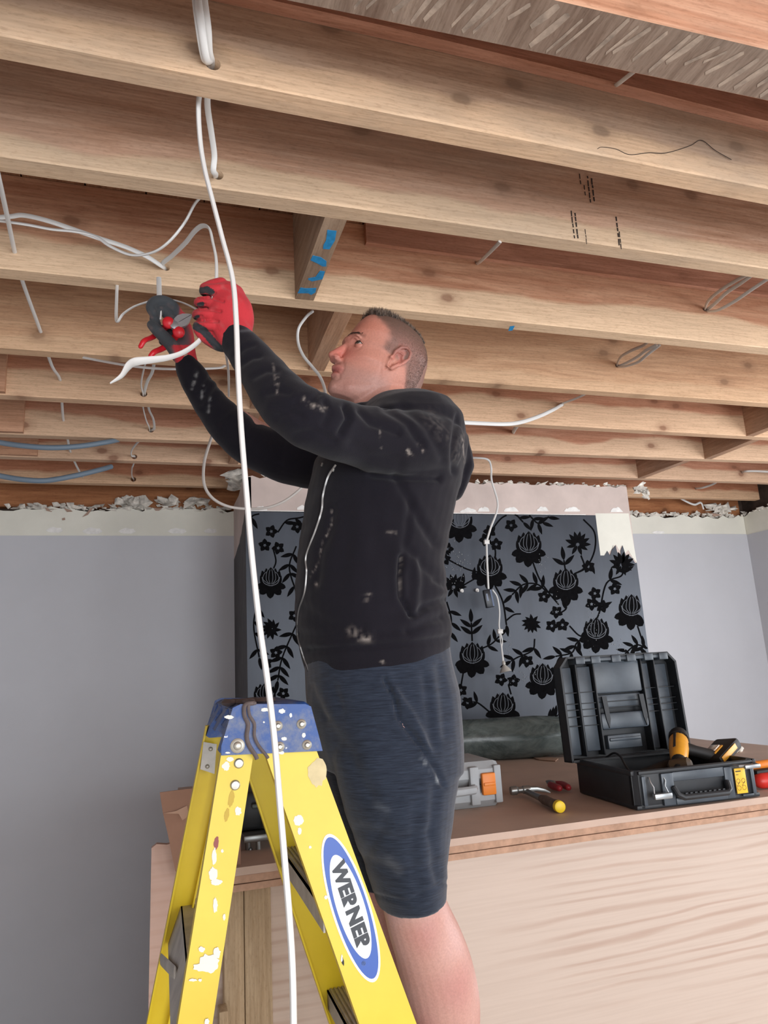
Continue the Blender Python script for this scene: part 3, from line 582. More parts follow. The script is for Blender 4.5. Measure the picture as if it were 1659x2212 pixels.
cable('electrical_cable', [at(676, 672, 1.84), at(662, 684, 1.87), at(645, 710, 1.9), at(644, 740, 1.9), at(655, 768, 1.88), at(675, 793, 1.86), at(690, 812, 1.84), at(700, 835, 1.82), at(704, 860, 1.8)], .0038, 'thin white cable curling down in front of the man\'s face', flat=.8)
cable('electrical_cable', [at(940, 905, 2.2), at(978, 911, 2.2), at(1030, 914, 2.22), at(1088, 916, 2.25), at(1125, 912, 2.3), at(1165, 899, 2.4), at(1195, 885, 2.5), at(1214, 874, yf(5, 1.3)), at(1232, 864, 2.64)], .0065, 'thick white cable sagging from the man\'s shoulder into the sixth joist', flat=.6)
cable('electrical_cable', [at(1214, 872, yf(5, 1.3) - .01), at(1230, 866, 2.5), at(1248, 859, 2.42), at(1266, 850, 2.3)], .004, 'short white cable end above the sagging cable in the sixth joist')
cable('electrical_cable', [at(1108, 935, yf(6, 1.4) + .01), at(1112, 927, 2.9), at(1118, 918, 2.8), at(1126, 900, 2.7)], .008, 'stub of white cable leaving the seventh joist right of the man', flat=.7)
cable('electrical_cable', [at(1328, 186, yf(1, 1.0) + .02), at(1334, 182, 1.0), at(1352, 168, .96), at(1372, 152, .89), at(1390, 138, .86)], .0036, 'grey cable end poking from the second joist under the nearest one', mat=m_cabg)
cable('electrical_cable', [at(1028, 571, yf(3, 1.0) + .02), at(1036, 566, 1.7), at(1052, 551, 1.58), at(1070, 533, 1.45), at(1080, 522, 1.38)], .004, 'grey cable end poking from the fourth joist above the man\'s head', mat=m_cabg)
for j, (pl, lab) in enumerate((([(1521, 671), (1530, 650), (1555, 628), (1590, 606), (1620, 590)], 'upper grey cable strand in the right-hand hole of the fourth joist'), ([(1524, 672), (1545, 655), (1570, 632), (1600, 612), (1630, 590)], 'middle grey cable strand in the right-hand hole of the fourth joist'), ([(1523, 673), (1550, 670), (1585, 652), (1620, 628), (1665, 598)], 'lower grey cable strand in the right-hand hole of the fourth joist'))):
    n = len(pl); cable('electrical_cable', [at(x, y, yf(3, 1.5) + .015 - i * .085) for i, (x, y) in enumerate(pl)], .0044, lab, mat=m_cabg, group='cable strands looping through the right of the fourth joist')
for j, (pl, lab) in enumerate((([(1331, 791), (1340, 772), (1362, 758), (1388, 747), (1400, 738)], 'upper grey cable strand in the fifth joist'), ([(1334, 792), (1355, 783), (1378, 770), (1395, 757), (1418, 745)], 'middle grey cable strand in the fifth joist'), ([(1332, 793), (1352, 791), (1378, 782), (1398, 766), (1425, 745)], 'lower grey cable strand in the fifth joist'))):
    cable('electrical_cable', [at(x, y, yf(4, 1.6) + .015 - i * .09) for i, (x, y) in enumerate(pl)], .0046, lab, mat=m_cabg, group='cable strands looping through the fifth joist')
cable('electrical_cable', [at(1600, 1020, yf(7, 3) + .02), at(1612, 1018, 3.35), at(1640, 1018, 3.33), at(1700, 1022, 3.3)], .006, 'white cable leaving the eighth joist at the right edge', mat=m_cabg)
cable('electrical_cable', [at(1500, 1055, yf(8, 3) + .02), at(1515, 1054, 3.75), at(1532, 1049, 3.68), at(1545, 1043, 3.6), at(1560, 1030, 3.5)], .006, 'white cable leaving the last joist in the right alcove', mat=m_cabg)
cable('electrical_cable', [at(1460, 1070, 3.9), at(1480, 1082, 3.95), at(1500, 1090, 3.97), at(1514, 1086, 3.98), at(1520, 1100, 3.985)], .006, 'white cable draped over the plaster rubble of the right alcove')
cable('conduit', [at(-60, 945, 3.0), at(0, 956, 3.0), at(50, 963, 2.98), at(110, 967, 2.97), at(170, 964, 2.98), at(230, 955, 3.03), at(255, 950, 3.09)], .011, 'grey-blue conduit sagging under the seventh joist on the left, upper of two', 'conduit', 1, mat=m_cond)
cable('conduit', [at(-60, 1016, 3.3), at(0, 1028, 3.3), at(50, 1036, 3.29), at(100, 1038, 3.29), at(160, 1028, 3.3), at(215, 1015, 3.36), at(240, 1008, 3.42)], .012, 'grey-blue conduit sagging under the eighth joist on the left, lower of two', 'conduit', 1, mat=m_cond)
cable('steel_wire', [at(x, y, yf(1, 1.2) - .004) for x, y in ((1290, 322), (1300, 318), (1330, 322), (1360, 334), (1400, 330), (1440, 330), (1490, 315), (1515, 303), (1545, 325), (1580, 345))], .0007, 'hair-thin dark wire lying against the second joist', 'wire', 1, mat=m_char)
# hanging low-voltage downlight in front of the chimney breast
DY = 3.30
root = thing('hanging_downlight', at(1062, 1290, DY), 'halogen lamp hanging on its thin cable with a black transformer in front of the wallpaper', 'downlight')
b = MB(); b.tube(catmull([at(1000, 990, 3.28), at(1030, 989, 3.25), at(1054, 993, DY - .05), at(1061, 1010, DY), at(1062, 1038, DY), at(1074, 1080, DY), at(1073, 1105, DY), at(1060, 1140, DY), at(1051, 1170, DY)], 8), .0055, 8); b.tube(catmull([at(1051, 1172, DY), at(1052, 1210, DY), at(1055, 1272, DY)], 6), .0055, 8); b.build('cable', m_cab, root)
b = MB(); b.tube(catmull([at(1064, 1274, DY), at(1074, 1290, DY), at(1079, 1320, DY), at(1078, 1350, DY), at(1080, 1362, DY)], 6), .004, 8); b.tube(catmull([at(1081, 1366, DY), at(1085, 1385, DY), at(1084, 1400, DY), at(1088, 1428, DY)], 6), .0035, 8); b.tube(catmull([at(1079, 1366, DY), at(1081, 1385, DY), at(1083, 1400, DY), at(1086, 1428, DY)], 6), .0025, 8); b.build('lamp_lead', m_cab, root)
for x, y in ((1051, 1171), (1080, 1364)):
    b = MB(); c = at(x, y, DY)
    for i in (-1, 0, 1): b.bbox(tuple(c + V((i * .009 - .0045, -.008, -.011))), tuple(c + V((i * .009 + .0045, .008, .011))), .002); b.cyl(c + V((i * .009, -.008, .005)), c + V((i * .009, -.012, .005)), .003, 8)
    b.build('terminal_block', m_white, root)
fr = (at(1055, 1293, DY), V((.98, -.15, .12)).normalized(), V((.15, .98, 0)).normalized(), V((-.13, .0, .99)).normalized())
b = MB(); b.bbox((-.021, -.014, -.046), (.021, .014, .046), .004, fr); b.cur = 1; b.box((-.012, -.0146, -.012), (-.004, -.0138, .025), fr); b.cur = 2; b.box((.012, -.0146, -.042), (.02, -.0138, .042), fr)
b.build('transformer', [plain('black_plastic_case', srgb(22, 26, 34), .35), plain('transformer_label', srgb(120, 130, 150), .5), plain('blue_grey_strip', srgb(70, 88, 120), .4)], root)
c = at(1088, 1440, DY); b = MB(); b.lathe(c + V((0, 0, .028)), V((.12, -.1, -1)), [(0, .005), (.006, .009), (.016, .009), (.018, .006), (.024, .010), (.038, .022), (.050, .029), (.054, .031), (.055, .028), (.05, .02), (.04, .006)], 24); o = b.build('halogen_bulb', plain('lamp_glass', srgb(206, 204, 196), .2, .2), root); o['label'] = 'frosted halogen reflector bulb'
# ================================================================ BENCH
BZ = .95
m_board = plain('brown_fibreboard', srgb(190, 164, 147), .62, 0, 5, .05, .05); m_bedge = plain('fibreboard_edge', srgb(178, 142, 118), .85, 0, 40, .1)
def ply(name, light, dark, seed):
    m, t, b = nt(name); w = t.nodes.new('ShaderNodeTexWave'); w.wave_type = 'BANDS'; w.bands_direction = 'Z'; w.inputs['Scale'].default_value = 2.2; w.inputs['Distortion'].default_value = 9; w.inputs['Detail'].default_value = 3; w.inputs['Detail Scale'].default_value = .8
    L(t, coords(t, (.5, 1, 4.5), (seed, seed, 0)), w.inputs[0]); n = noise_t(t, coords(t, (.8, 1, 30), (seed, 0, 0)), 5, 4)
    c = mix(t, mth(t, 'MULTIPLY', ramp(t, noise_t(t, coords(t, (.6, 1, 2)), 2, 3), [(.4, (0, 0, 0)), (.6, (1, 1, 1))]).outputs[0], .8), light, ramp(t, w.outputs[1], [(.0, dark), (.35, light)]).outputs[0]); c = mix(t, .3, c, ramp(t, n, [(.3, (.8, .76, .74)), (.6, (1, 1, 1))]).outputs[0], 'MULTIPLY'); L(t, c, b.inputs['Base Color']); b.inputs['Roughness'].default_value = .65; return m
m_ply = ply('pale_plywood', srgb(200, 182, 168), srgb(180, 154, 138), 3); m_ply2 = ply('pink_plywood', srgb(204, 172, 156), srgb(194, 158, 140), 8)
FB = lambda x: 1.862 - .004 * x          # bench front line
def slab(name, z0, z1, x0, x1, inset, lab, mats, seed, back=3.28):
    b = MB(); r = random.Random(seed); n = 40; P = [V((x0 + (x1 - x0) * i / n, FB(x0 + (x1 - x0) * i / n) + inset + r.uniform(-.0012, .0012), z0)) for i in range(n + 1)]
    P += [V((x1 - .0, 2.2, z0)), V((x1 + .02, 2.6, z0)), V((x1, 2.9, z0)), V((x1 - .03, 3.1, z0)), V((x1 - .02, back, z0)), V((x0 - .0, back, z0))]
    b.prism(P, (0, 0, z1 - z0)); return tag(b.build(name, mats, smooth=False), lab, 'board')
slab('fibreboard_sheet', .932, BZ, .075, 2.66, 0, 'top brown fibreboard sheet of the workbench, tools lying on it', m_board, 1)
slab('fibreboard_sheet', .9135, .9305, .085, 2.64, .006, 'second brown sheet of the bench top stack, just under the top one', m_bedge, 2)
slab('fibreboard_sheet', .897, .912, .08, 2.62, .002, 'lowest brown sheet of the bench top stack, above the plywood front', m_bedge, 3)
b = MB(); b.prism([V((.09, 1.935, FZ)), V((2.64, 1.925, FZ)), V((2.64, 1.925, .896)), V((.09, 1.935, .896))], (0, .018, 0))
b.box((2.62, 1.945, FZ), (2.638, 3.25, .896)); b.box((.092, 1.956, FZ), (.11, 3.25, .896)); b.box((.09, 3.23, FZ), (2.64, 3.248, .896))
tag(b.build('plywood_box_front', m_ply, smooth=False), 'large pale plywood sheet forming the front of the workbench', 'plywood')
b = MB(); b.prism([V((-.022, 1.955, FZ)), V((.088, 1.955, FZ)), V((.088, 1.955, 1.0)), V((.055, 1.955, 1.006)), V((.02, 1.955, 1.002)), V((-.004, 1.955, 1.006)), V((-.016, 1.955, .998))], (0, .018, 0))
tag(b.build('plywood_offcut', m_ply2, smooth=False), 'pinkish plywood offcut standing upright against the left end of the bench', 'plywood')
m_green = wood('treated_stud_wood', srgb(186, 164, 134), srgb(158, 134, 104), seed=41, axis=2, knots=.5)
for (x0, x1, lab) in ((.150, .197, 'treated timber post under the bench, left of the pair behind the ladder'), (.198, .262, 'treated timber post under the bench, right of the pair behind the ladder')):
    b = MB(); b.bbox((x0, 1.886, FZ), (x1, 1.933, .896), .003); tag(b.build('timber_post', m_green), lab, 'post', 'timber posts under the bench')
b = MB(); b.bbox((.135, 1.84, FZ), (.155, 1.884, .66), .003); tag(b.build('timber_offcut', m_green), 'short timber offcut at the foot of the paired posts', 'timber')
# cardboard box standing open at the bench's left end
m_card = plain('brown_cardboard', srgb(148, 112, 92), .85, 0, 12, .05, .1); m_card2 = plain('cardboard_inner', srgb(176, 142, 120), .85)
r0 = thing('cardboard_box', (.14, 1.9, BZ), 'torn brown cardboard carton standing on the left end of the bench', 'cardboard box')
cp = lambda L_, Y: [at(x, y, Y) for x, y in L_]
b = MB(); b.prism(cp([(345, 1712), (405, 1704), (520, 1694), (520, 1868), (470, 1874), (420, 1890), (387, 1903), (378, 1880), (362, 1800), (352, 1757)], 1.885), (0, .004, 0)); b.build('front_panel', m_card, r0, smooth=False)
b = MB(); b.prism(cp([(352, 1757), (380, 1752), (404, 1740), (408, 1762), (394, 1772), (386, 1758)], 1.882), (0, .0015, 0)); b.build('torn_flap', m_card2, r0, smooth=False)
b = MB(); p = at(520, 1694, 1.89); b.box((p.x - .03, 1.9, BZ + .001), (p.x - .026, 2.15, 1.08)); b.build('side_panel', m_card, r0, smooth=False)
# dark clamp / saw behind the ladder on the bench
m_blk = plain('black_tool_plastic', srgb(26, 30, 32), .42, 0, 30, .15); m_steel = plain('worn_steel', srgb(150, 152, 150), .35, .8); m_grn = plain('grey_green_metal', srgb(96, 108, 106), .45, .4)
r0 = thing('saw_bench_clamp', (.26, 2.12, BZ), 'black power tool with steel clamp standing on the bench behind the ladder rails', 'power tool')
b = MB(); c0 = at(550, 1770, 2.15); b.bbox((.205, 2.05, BZ + .04), (.36, 2.3, 1.09), .012); b.build('body', m_blk, r0)
b = MB(); b.bbox((.21, 2.0, BZ + .022), (.33, 2.12, BZ + .04), .004); b.tube([V((.225, 2.03, BZ + .03)), V((.225, 2.03, BZ - .0)), V((.232, 2.025, BZ + .0))], .007, 8); b.cyl((.25, 2.02, BZ), (.25, 2.02, BZ + .03), .006); b.build('clamp', m_steel, r0)
b = MB(); b.lathe((.29, 2.03, BZ + .05), (0, 0, 1), [(0, .03), (.03, .03), (.034, .024), (.06, .022), (.065, .01)], 18); b.bbox((.235, 2.02, BZ + .10), (.3, 2.04, BZ + .112), .004); b.build('motor_housing', m_grn, r0)
# plastic-wrapped roll in front of the chimney breast
A_, B_ = V((1.16, 3.27, BZ + .094)), V((1.86, 3.02, BZ + .094)); T_ = (B_ - A_).normalized(); b = MB(); R = []; a0 = V((0, 0, 1)); b0 = T_.cross(a0); rr = random.Random(3); ln = (B_ - A_).length
for i in range(46):
    t = i / 45; w = .0 if t < .72 else (t - .72) / .28; q = A_ + T_ * ln * t; row = []
    for k in range(48):
        a = 2 * math.pi * k / 48; r = .0925 - w * .012 + (.0022 + .007 * w) * noise.noise(V((t * 6, math.cos(a) * 2.5 + 5, math.sin(a) * 2.5))) * 1.0 - w * .006 * abs(math.sin(9 * a + 25 * t))
        row.append(q + a0 * math.sin(a) * r + b0 * math.cos(a) * r)
    R.append(row)
b.rings(R); m_roll, t, pb = nt('dark_green_plastic_wrap'); n = noise_t(t, coords(t, (1, 1, 2)), 7, 5, .7, .8); L(t, ramp(t, n, [(.3, srgb(56, 68, 68)), (.7, srgb(120, 132, 130))]).outputs[0], pb.inputs['Base Color']); pb.inputs['Roughness'].default_value = .24; bump(t, pb, n, .25, .006)
tag(b.build('plastic_wrapped_roll', m_roll), 'dark green plastic wrapped roll lying on the bench before the wallpaper', 'roll')
b = MB(); b.prism([atz(x, y, BZ + .001) for x, y in ((1148, 1636), (1180, 1634), (1206, 1640), (1200, 1645), (1165, 1642))], (0, 0, .003)); tag(b.build('cardboard_scrap', m_card2, smooth=False), 'scrap of torn cardboard on the bench below the wrapped roll', 'scrap')
b = MB(); c0 = atz(1597, 1625, BZ)
for i in range(4): b.ball(c0 + V((.012 * (i - 1.5), .006 * (i % 2), .008 + .006 * (i % 2))), (.013, .01, .009), 5)
tag(b.build('plaster_lump', m_rubble, smooth=False), 'small white lump of plaster near the back right corner of the bench', 'plaster lump')
# grey tool case
m_gcase = plain('light_grey_case', srgb(158, 161, 163), .55, 0, 20, .03); m_or = plain('orange_latch', srgb(226, 128, 40), .45)
r0 = thing('grey_tool_case', (.92, 2.25, BZ), 'light grey plastic tool case with orange latch, half hidden behind the man', 'tool case')
fr = (V((1.043, 2.17, BZ + .001)), V((1, -.04, 0)).normalized(), V((.04, 1, 0)).normalized(), V((0, 0, 1)))
def oct_case(b, x0, x1, y0, y1, z0, z1, c, fr):
    prof = [(y0, z0 + c), (y0 + c, z0), (y1 - c, z0), (y1, z0 + c), (y1, z1 - c), (y1 - c, z1), (y0 + c, z1), (y0, z1 - c)]; R = []
    for x, s in ((x0, .8), (x0 + c, 1), (x1 - c, 1), (x1, .78)):
        cy, cz = (y0 + y1) / 2, (z0 + z1) / 2; R.append([fr[0] + fr[1] * x + fr[2] * (cy + (y - cy) * s) + fr[3] * (cz + (z - cz) * s) for y, z in prof])
    b.rings(R)
b = MB(); oct_case(b, -.38, -.002, 0, .26, 0, .066, .022, fr); oct_case(b, -.38, 0, 0, .26, .067, .137, .022, fr); b.bbox((-.115, -.012, .012), (-.085, .01, .125), .004, fr); b.bbox((-.032, -.008, .012), (-.008, .01, .125), .004, fr); b.build('shell', m_gcase, r0)
b = MB(); b.bbox((-.076, -.014, .038), (-.030, .004, .104), .005, fr); b.bbox((-.072, -.018, .066), (-.034, -.010, .076), .002, fr); o = b.build('latch', m_or, r0); o['label'] = 'orange latch'
b = MB(); b.tube([fr[0] + fr[1] * x + fr[2] * y + fr[3] * .062 for x, y in ((-.10, .0), (-.115, -.035), (-.16, -.045), (-.26, -.045), (-.30, -.03), (-.31, 0))], .013, 10); b.build('handle', m_gcase, r0)
# hammer, red-handled screwdriver
m_grip = plain('worn_grey_brown_rubber', srgb(96, 84, 76), .7, 0, 40, .15); m_yel = plain('yellow_plastic', srgb(240, 206, 40), .45)
e0, e1 = atz(1211, 1757, BZ + .0), atz(1108, 1706, BZ + .0); e0.z = BZ + .018; e1.z = BZ + .016; T_ = (e1 - e0).normalized()
r0 = thing('claw_hammer', (e0.x, e0.y, BZ), 'claw hammer with yellow butt end, on the bench in front of the grey case', 'hammer')
b = MB(); b.tube([e0 + T_ * x for x in (.012, .03, .06, .09, .12, .15)], [.0165, .0175, .015, .0155, .016, .012], 16, (0, 0, 1), .9); b.build('grip', m_grip, r0)
b = MB(); b.tube([e0 + T_ * x for x in (.15, .2, .25, .29)], [.0105, .0095, .0095, .010], 12, (0, 0, 1), 1.0); b.build('shaft', m_steel, r0)
b = MB(); b.lathe(e0 - T_ * .004, T_, [(0, .013), (.002, .0165), (.016, .0178), (.018, .016)], 22); o = b.build('butt_cap', m_yel, r0); o['label'] = 'yellow butt cap'
S_ = T_.cross(V((0, 0, 1))).normalized(); h = e0 + T_ * .29 + V((0, 0, .006)); b = MB()
b.lathe(h - S_ * .055, S_, [(0, .013), (.004, .0145), (.02, .0145), (.026, .010), (.04, .010), (.044, .013), (.066, .013)], 16)
for sg in (-1, 1): b.tube([h + S_ * .005 + T_ * sg * .004, h + S_ * .035 + T_ * sg * .009, h + S_ * .06 + T_ * sg * .011 - V((0, 0, .006)), h + S_ * .078 + T_ * sg * .012 - V((0, 0, .014))], [.009, .008, .006, .003], 8, T_, .6)
b.build('head', m_steel, r0)
s0, s1 = atz(1214, 1711, BZ), atz(1172, 1694, BZ); s0.z = s1.z = BZ + .017; T_ = (s1 - s0).normalized()
r0 = thing('red_pliers', (s0.x, s0.y, BZ), 'pliers with dirty red grips lying behind the claw hammer', 'pliers')
S_ = T_.cross(V((0, 0, 1))).normalized(); m_redh = plain('dirty_red_grip', srgb(150, 40, 46), .45, 0, 30, .15)
for sg in (-1, 1): b = MB(); b.capsule([s0 + S_ * sg * .016 + T_ * x + S_ * sg * k for x, k in ((-.02, .0), (.02, .004), (.05, .003), (.075, -.006))], [.011, .012, .011, .008], 10); b.build('handle', m_redh, r0)
b = MB(); b.capsule([s0 + T_ * x for x in (.075, .1, .125)], [.016, .014, .007], 12, (0, 0, 1), .6); b.build('jaw', m_steel, r0)
# ---- black tool box with open lid
ux = V((1, -.055, 0)).normalized(); uy_ = V((.055, 1, 0)).normalized(); uz_ = V((0, 0, 1)); P0 = V((1.325, 1.885, BZ + .002)); fr = (P0, ux, uy_, uz_); W_, D_, H_ = .425, .335, .108
m_case = plain('black_case_plastic', srgb(30, 33, 37), .5, 0, 25, .12); m_case2 = plain('reflection_lightened_plastic', srgb(66, 74, 82), .38, 0, 9, .15)  # second black is lighter: reflected light put into the colour of lid mouldings and ribs
r0 = thing('black_toolbox', tuple(P0 + ux * W_ / 2 + uy_ * D_ / 2), 'open black toolbox with ribbed lid raised and power drill inside, on the bench', 'toolbox')
b = MB(); t_ = .008
b.bbox((0, 0, 0), (W_, D_, .012), .003, fr)
for lo, hi in (((.014, .0, .01), (W_ - .014, t_, H_)), ((.0, D_ - t_, .01), (W_, D_, H_)), ((.0, .014, .01), (t_, D_, H_)), ((W_ - t_, .014, .01), (W_, D_, H_))): b.bbox(lo, hi, .002, fr)
b.prism([fr[0] + ux * x + uy_ * y + uz_ * .004 for x, y in ((0, .016), (.016, 0), (.026, 0), (.026, .01), (.01, .026), (0, .026))], uz_ * (H_ - .004)); b.prism([fr[0] + ux * (W_ - x) + uy_ * y + uz_ * .004 for x, y in ((0, .016), (.016, 0), (.026, 0), (.026, .01), (.01, .026), (0, .026))], uz_ * (H_ - .004))
for lo, hi in (((-.006, .004, H_ - .014), (.006, D_ + .004, H_)), ((W_ - .006, .004, H_ - .014), (W_ + .006, D_ + .004, H_)), ((.014, -.006, H_ - .012), (W_ - .014, .006, H_ - .001)), ((-.006, D_ - .006, H_ - .014), (W_ + .006, D_ + .006, H_))): b.bbox(lo, hi, .003, fr)
b.build('base', m_case, r0)
for x0, x1, z0, z1, y0 in ((.022, .034, .01, .092, -.006), (.085, .125, .006, .095, -.010), (.302, .330, .006, .095, -.010), (.125, .302, .070, .096, -.008), (.125, .302, .006, .024, -.012), (.36, .40, .006, .012, -.006), (.398, .41, .01, .092, -.006)): b = MB(); b.bbox((x0, y0, z0), (x1, .002, z1), .002, fr); b.build('front_rib', m_case2, r0)
b = MB(); b.tube([P0 + ux * x + uy_ * y + uz_ * z for x, y, z in ((.12, -.012, .055), (.125, -.024, .035), (.14, -.028, .028), (.29, -.028, .028), (.30, -.024, .035), (.305, -.012, .055))], .009, 10)
for k in range(9): b.bbox((.145 + k * .016, -.030, .034), (.153 + k * .016, -.024, .040), .001, fr)
b.build('carry_handle', m_case, r0)
m_zinc = plain('zinc_latch_wire', srgb(170, 174, 176), .35, .85)
for x0, zz in ((.040, .038), (.335, .083)):
    b = MB(); q = lambda x, y, z: P0 + ux * x + uy_ * y + uz_ * z
    if zz < .05:
        b.tube([q(x0 + .006, -.006, .088), q(x0 + .004, -.014, .076), q(x0 + .010, -.018, .062), q(x0 + .006, -.024, .045)], .0022, 6); b.tube([q(x0 + .052, -.006, .088), q(x0 + .054, -.014, .076), q(x0 + .048, -.018, .062), q(x0 + .052, -.024, .045)], .0022, 6)
        b.bbox((x0, -.036, .030), (x0 + .058, -.02, .046), .003, fr)
    else:
        b.tube([q(x0, -.004, .098), q(x0 + .004, -.03, .098), q(x0 + .07, -.034, .097), q(x0 + .074, -.006, .1)], .0035, 8); b.bbox((x0 + .02, -.04, .088), (x0 + .075, -.028, .100), .003, fr)
    b.build('latch', m_zinc, r0)
b = MB(); b.bbox((.338, -.0095, .016), (.376, -.006, .088), .001, fr); sti = b.build('sticker', plain('yellow_sticker', srgb(238, 186, 44), .45), r0)
b = MB()
for cx in (.3465, .3645):
    for dz, rr_ in ((.052, .006), (.032, .0065)):
        for k in range(10):
            a = k * .628; b.box((cx + rr_ * math.cos(a) - .0009, -.0102, dz + rr_ * math.sin(a) - .0009), (cx + rr_ * math.cos(a) + .0009, -.0096, dz + rr_ * math.sin(a) + .0009), fr)
    for k in range(4): b.box((cx - .006 + k * .003, -.0102, .038 + k * .003), (cx - .0045 + k * .003, -.0096, .0405 + k * .003), fr)
b.box((.341, -.0102, .078), (.360, -.0096, .081), fr); b.box((.341, -.0102, .0695), (.350, -.0096, .071), fr)
b.build('sticker_print', m_blk, sti, smooth=False)
# lid, hinged at the back, leaning slightly away
ly = V((.0, .055, 1)).normalized(); ly = (ly - ux * ly.dot(ux)).normalized(); ln_ = ly.cross(ux).normalized()
if ln_.dot(FW) > 0: ln_ = -ln_                                             # ln_ towards the viewer (inside of the lid)
Q0 = P0 + uy_ * (D_ + .02) + uz_ * (H_ - .01) - ux * .034; fl = (Q0, ux, ly, ln_); LW, LH, LD = .46, .345, .055
lid = MB(); rim = [(.0, .0), (LW, .0), (LW, LH * .9), (LW - .03, LH), (.03, LH), (.0, LH * .9)]
lid.prism([Q0 + ux * x + ly * y - ln_ * .0 for x, y in rim], ln_ * .006)
for (xa, ya), (xb, yb) in zip(rim, rim[1:] + rim[:1]):
    d = V((xb - xa, yb - ya)); n2 = V((-d.y, d.x)).normalized() * .007
    lid.prism([Q0 + ux * x + ly * y for x, y in ((xa, ya), (xb, yb), (xb + n2.x, yb + n2.y), (xa + n2.x, ya + n2.y))], ln_ * LD)
lidp = lid.build('lid', m_case, r0, smooth=False)
b = MB()
bb = lambda x0, x1, y0, y1, d, r=.003: b.bbox((x0, y0, .005), (x1, y1, d), r, fl)
bb(.015, .055, .02, .31, .026); bb(.075, .125, .03, .31, .032); bb(.325, .36, .02, .31, .026); bb(.385, .435, .02, .305, .022)
bb(.135, .315, .215, .325, .042, .006); bb(.14, .31, .165, .21, .030); bb(.135, .318, .095, .150, .048, .008); bb(.16, .29, .03, .075, .028); bb(.165, .285, .055, .066, .034)
bb(.07, .43, .325, .338, .056); 
for x0 in (.06, .12, .20, .26, .33, .39): bb(x0, x0 + .035, .318, .342, .062, .002)
b.build('lid_moulding', m_case2, lidp)
b = MB()
for yy in (.112, .142, .165, .185, .222): b.bbox((.012, yy, .005), (.135 if yy == .112 else LW - .012, yy + .003, .036), .001, fl)
for xx in (.062, .13, .320, .372): b.bbox((xx, .015, .005), (xx + .005, .325, .046), .001, fl)
for xx, y0, y1 in ((.145, .10, .205), (.29, .10, .205)): b.prism([Q0 + ux * (xx + dx) + ly * y + ln_ * .045 for dx, y in ((0, y1), (.018, y1), (.022, y0 + .03), (.014, y0), (.006, y0 + .03))], ln_ * .008)
b.build('lid_ribs', m_case, lidp)
# drill and battery tool lying inside
m_drk = plain('black_rubber_grip', srgb(24, 22, 22), .6); m_dye = plain('tool_yellow', srgb(226, 158, 44), .4, 0, 20, .06)
r1 = thing('power_drill', tuple(P0 + ux * .28 + uy_ * .2 + uz_ * .02), 'yellow and black cordless drill lying in the open toolbox', 'drill')
a_, b_ = P0 + ux * .245 + uy_ * .12 + uz_ * .115, P0 + ux * .325 + uy_ * .22 + uz_ * .165; T_ = (b_ - a_).normalized()
b = MB(); b.lathe(a_ - T_ * .02, T_, [(0, .022), (.02, .027), (.05, .029), (.09, .031), (.125, .030), (.14, .024), (.145, .01)], 20); b.build('motor_body', m_dye, r1)
b = MB(); b.lathe(a_ - T_ * .075, T_, [(0, .008), (.004, .016), (.03, .021), (.055, .023), (.057, .018)], 16); b.build('chuck', m_drk, r1)
b = MB(); b.lathe(b_ - T_ * .02, T_, [(0, .0315), (.02, .032), (.03, .029), (.036, .018)], 18)
for k in (-1, 1): b.tube([a_ + T_ * .02 + V((0, 0, .022)) + ux * .012 * k, a_ + T_ * .10 + V((0, 0, .026)) + ux * .01 * k], .006, 6)
b.build('rubber_trim', m_drk, r1)
b = MB(); h0 = a_ + T_ * .07; h1 = h0 + ux * .10 - uz_ * .035 - uy_ * .03; b.capsule([h0, h0.lerp(h1, .5), h1], [.022, .018, .02], 12); b.build('grip', m_drk, r1)
b = MB(); fq = (h1 + ux * .0 - uz_ * .01, (ux * .86 + uy_ * .25 + uz_ * .42).normalized(), uy_, uz_); fq = (fq[0], fq[1], (uy_ - fq[1] * uy_.dot(fq[1])).normalized(), V((0, 0, 1))); fq = (fq[0], fq[1], fq[2], fq[1].cross(fq[2]).normalized())
b.bbox((-.02, -.045, -.02), (.105, .045, .018), .012, fq); b.build('battery', m_drk, r1)
b = MB(); b.bbox((-.01, -.0465, -.006), (.075, -.044, .012), .002, fq); b.bbox((.0, -.02, .0175), (.05, .03, .022), .004, fq); b.build('battery_label', m_dye, r1)
b = MB(); b.bbox((.008, -.012, .021), (.046, .022, .026), .003, fq); o = b.build('belt_clip', plain('pale_metal_clip', srgb(214, 206, 196), .3, .6), r1)
r1 = thing('impact_driver', tuple(P0 + ux * .14 + uy_ * .16 + uz_ * .02), 'dark second power tool with its lead lying at the left of the open toolbox', 'power tool')
b = MB(); b.capsule([P0 + ux * .12 + uy_ * .15 + uz_ * .06, P0 + ux * .24 + uy_ * .16 + uz_ * .08], [.026, .028], 12); b.build('motor_body', m_drk, r1); b = MB(); b.tube([P0 + ux * .20 + uy_ * .10 + uz_ * .09, P0 + ux * .235 + uy_ * .06 + uz_ * .10], .024, 12); b.build('nose', plain('olive_brown_plastic', srgb(78, 62, 44), .5), r1)
b = MB(); b.tube(catmull([at(1305, 1640, 2.2), at(1325, 1627, 2.15), at(1340, 1634, 2.08), at(1352, 1655, 2.02), at(1372, 1678, 1.96), at(1400, 1690, 1.95)], 8), .0035, 8); b.build('charging_lead', m_drk, r1)
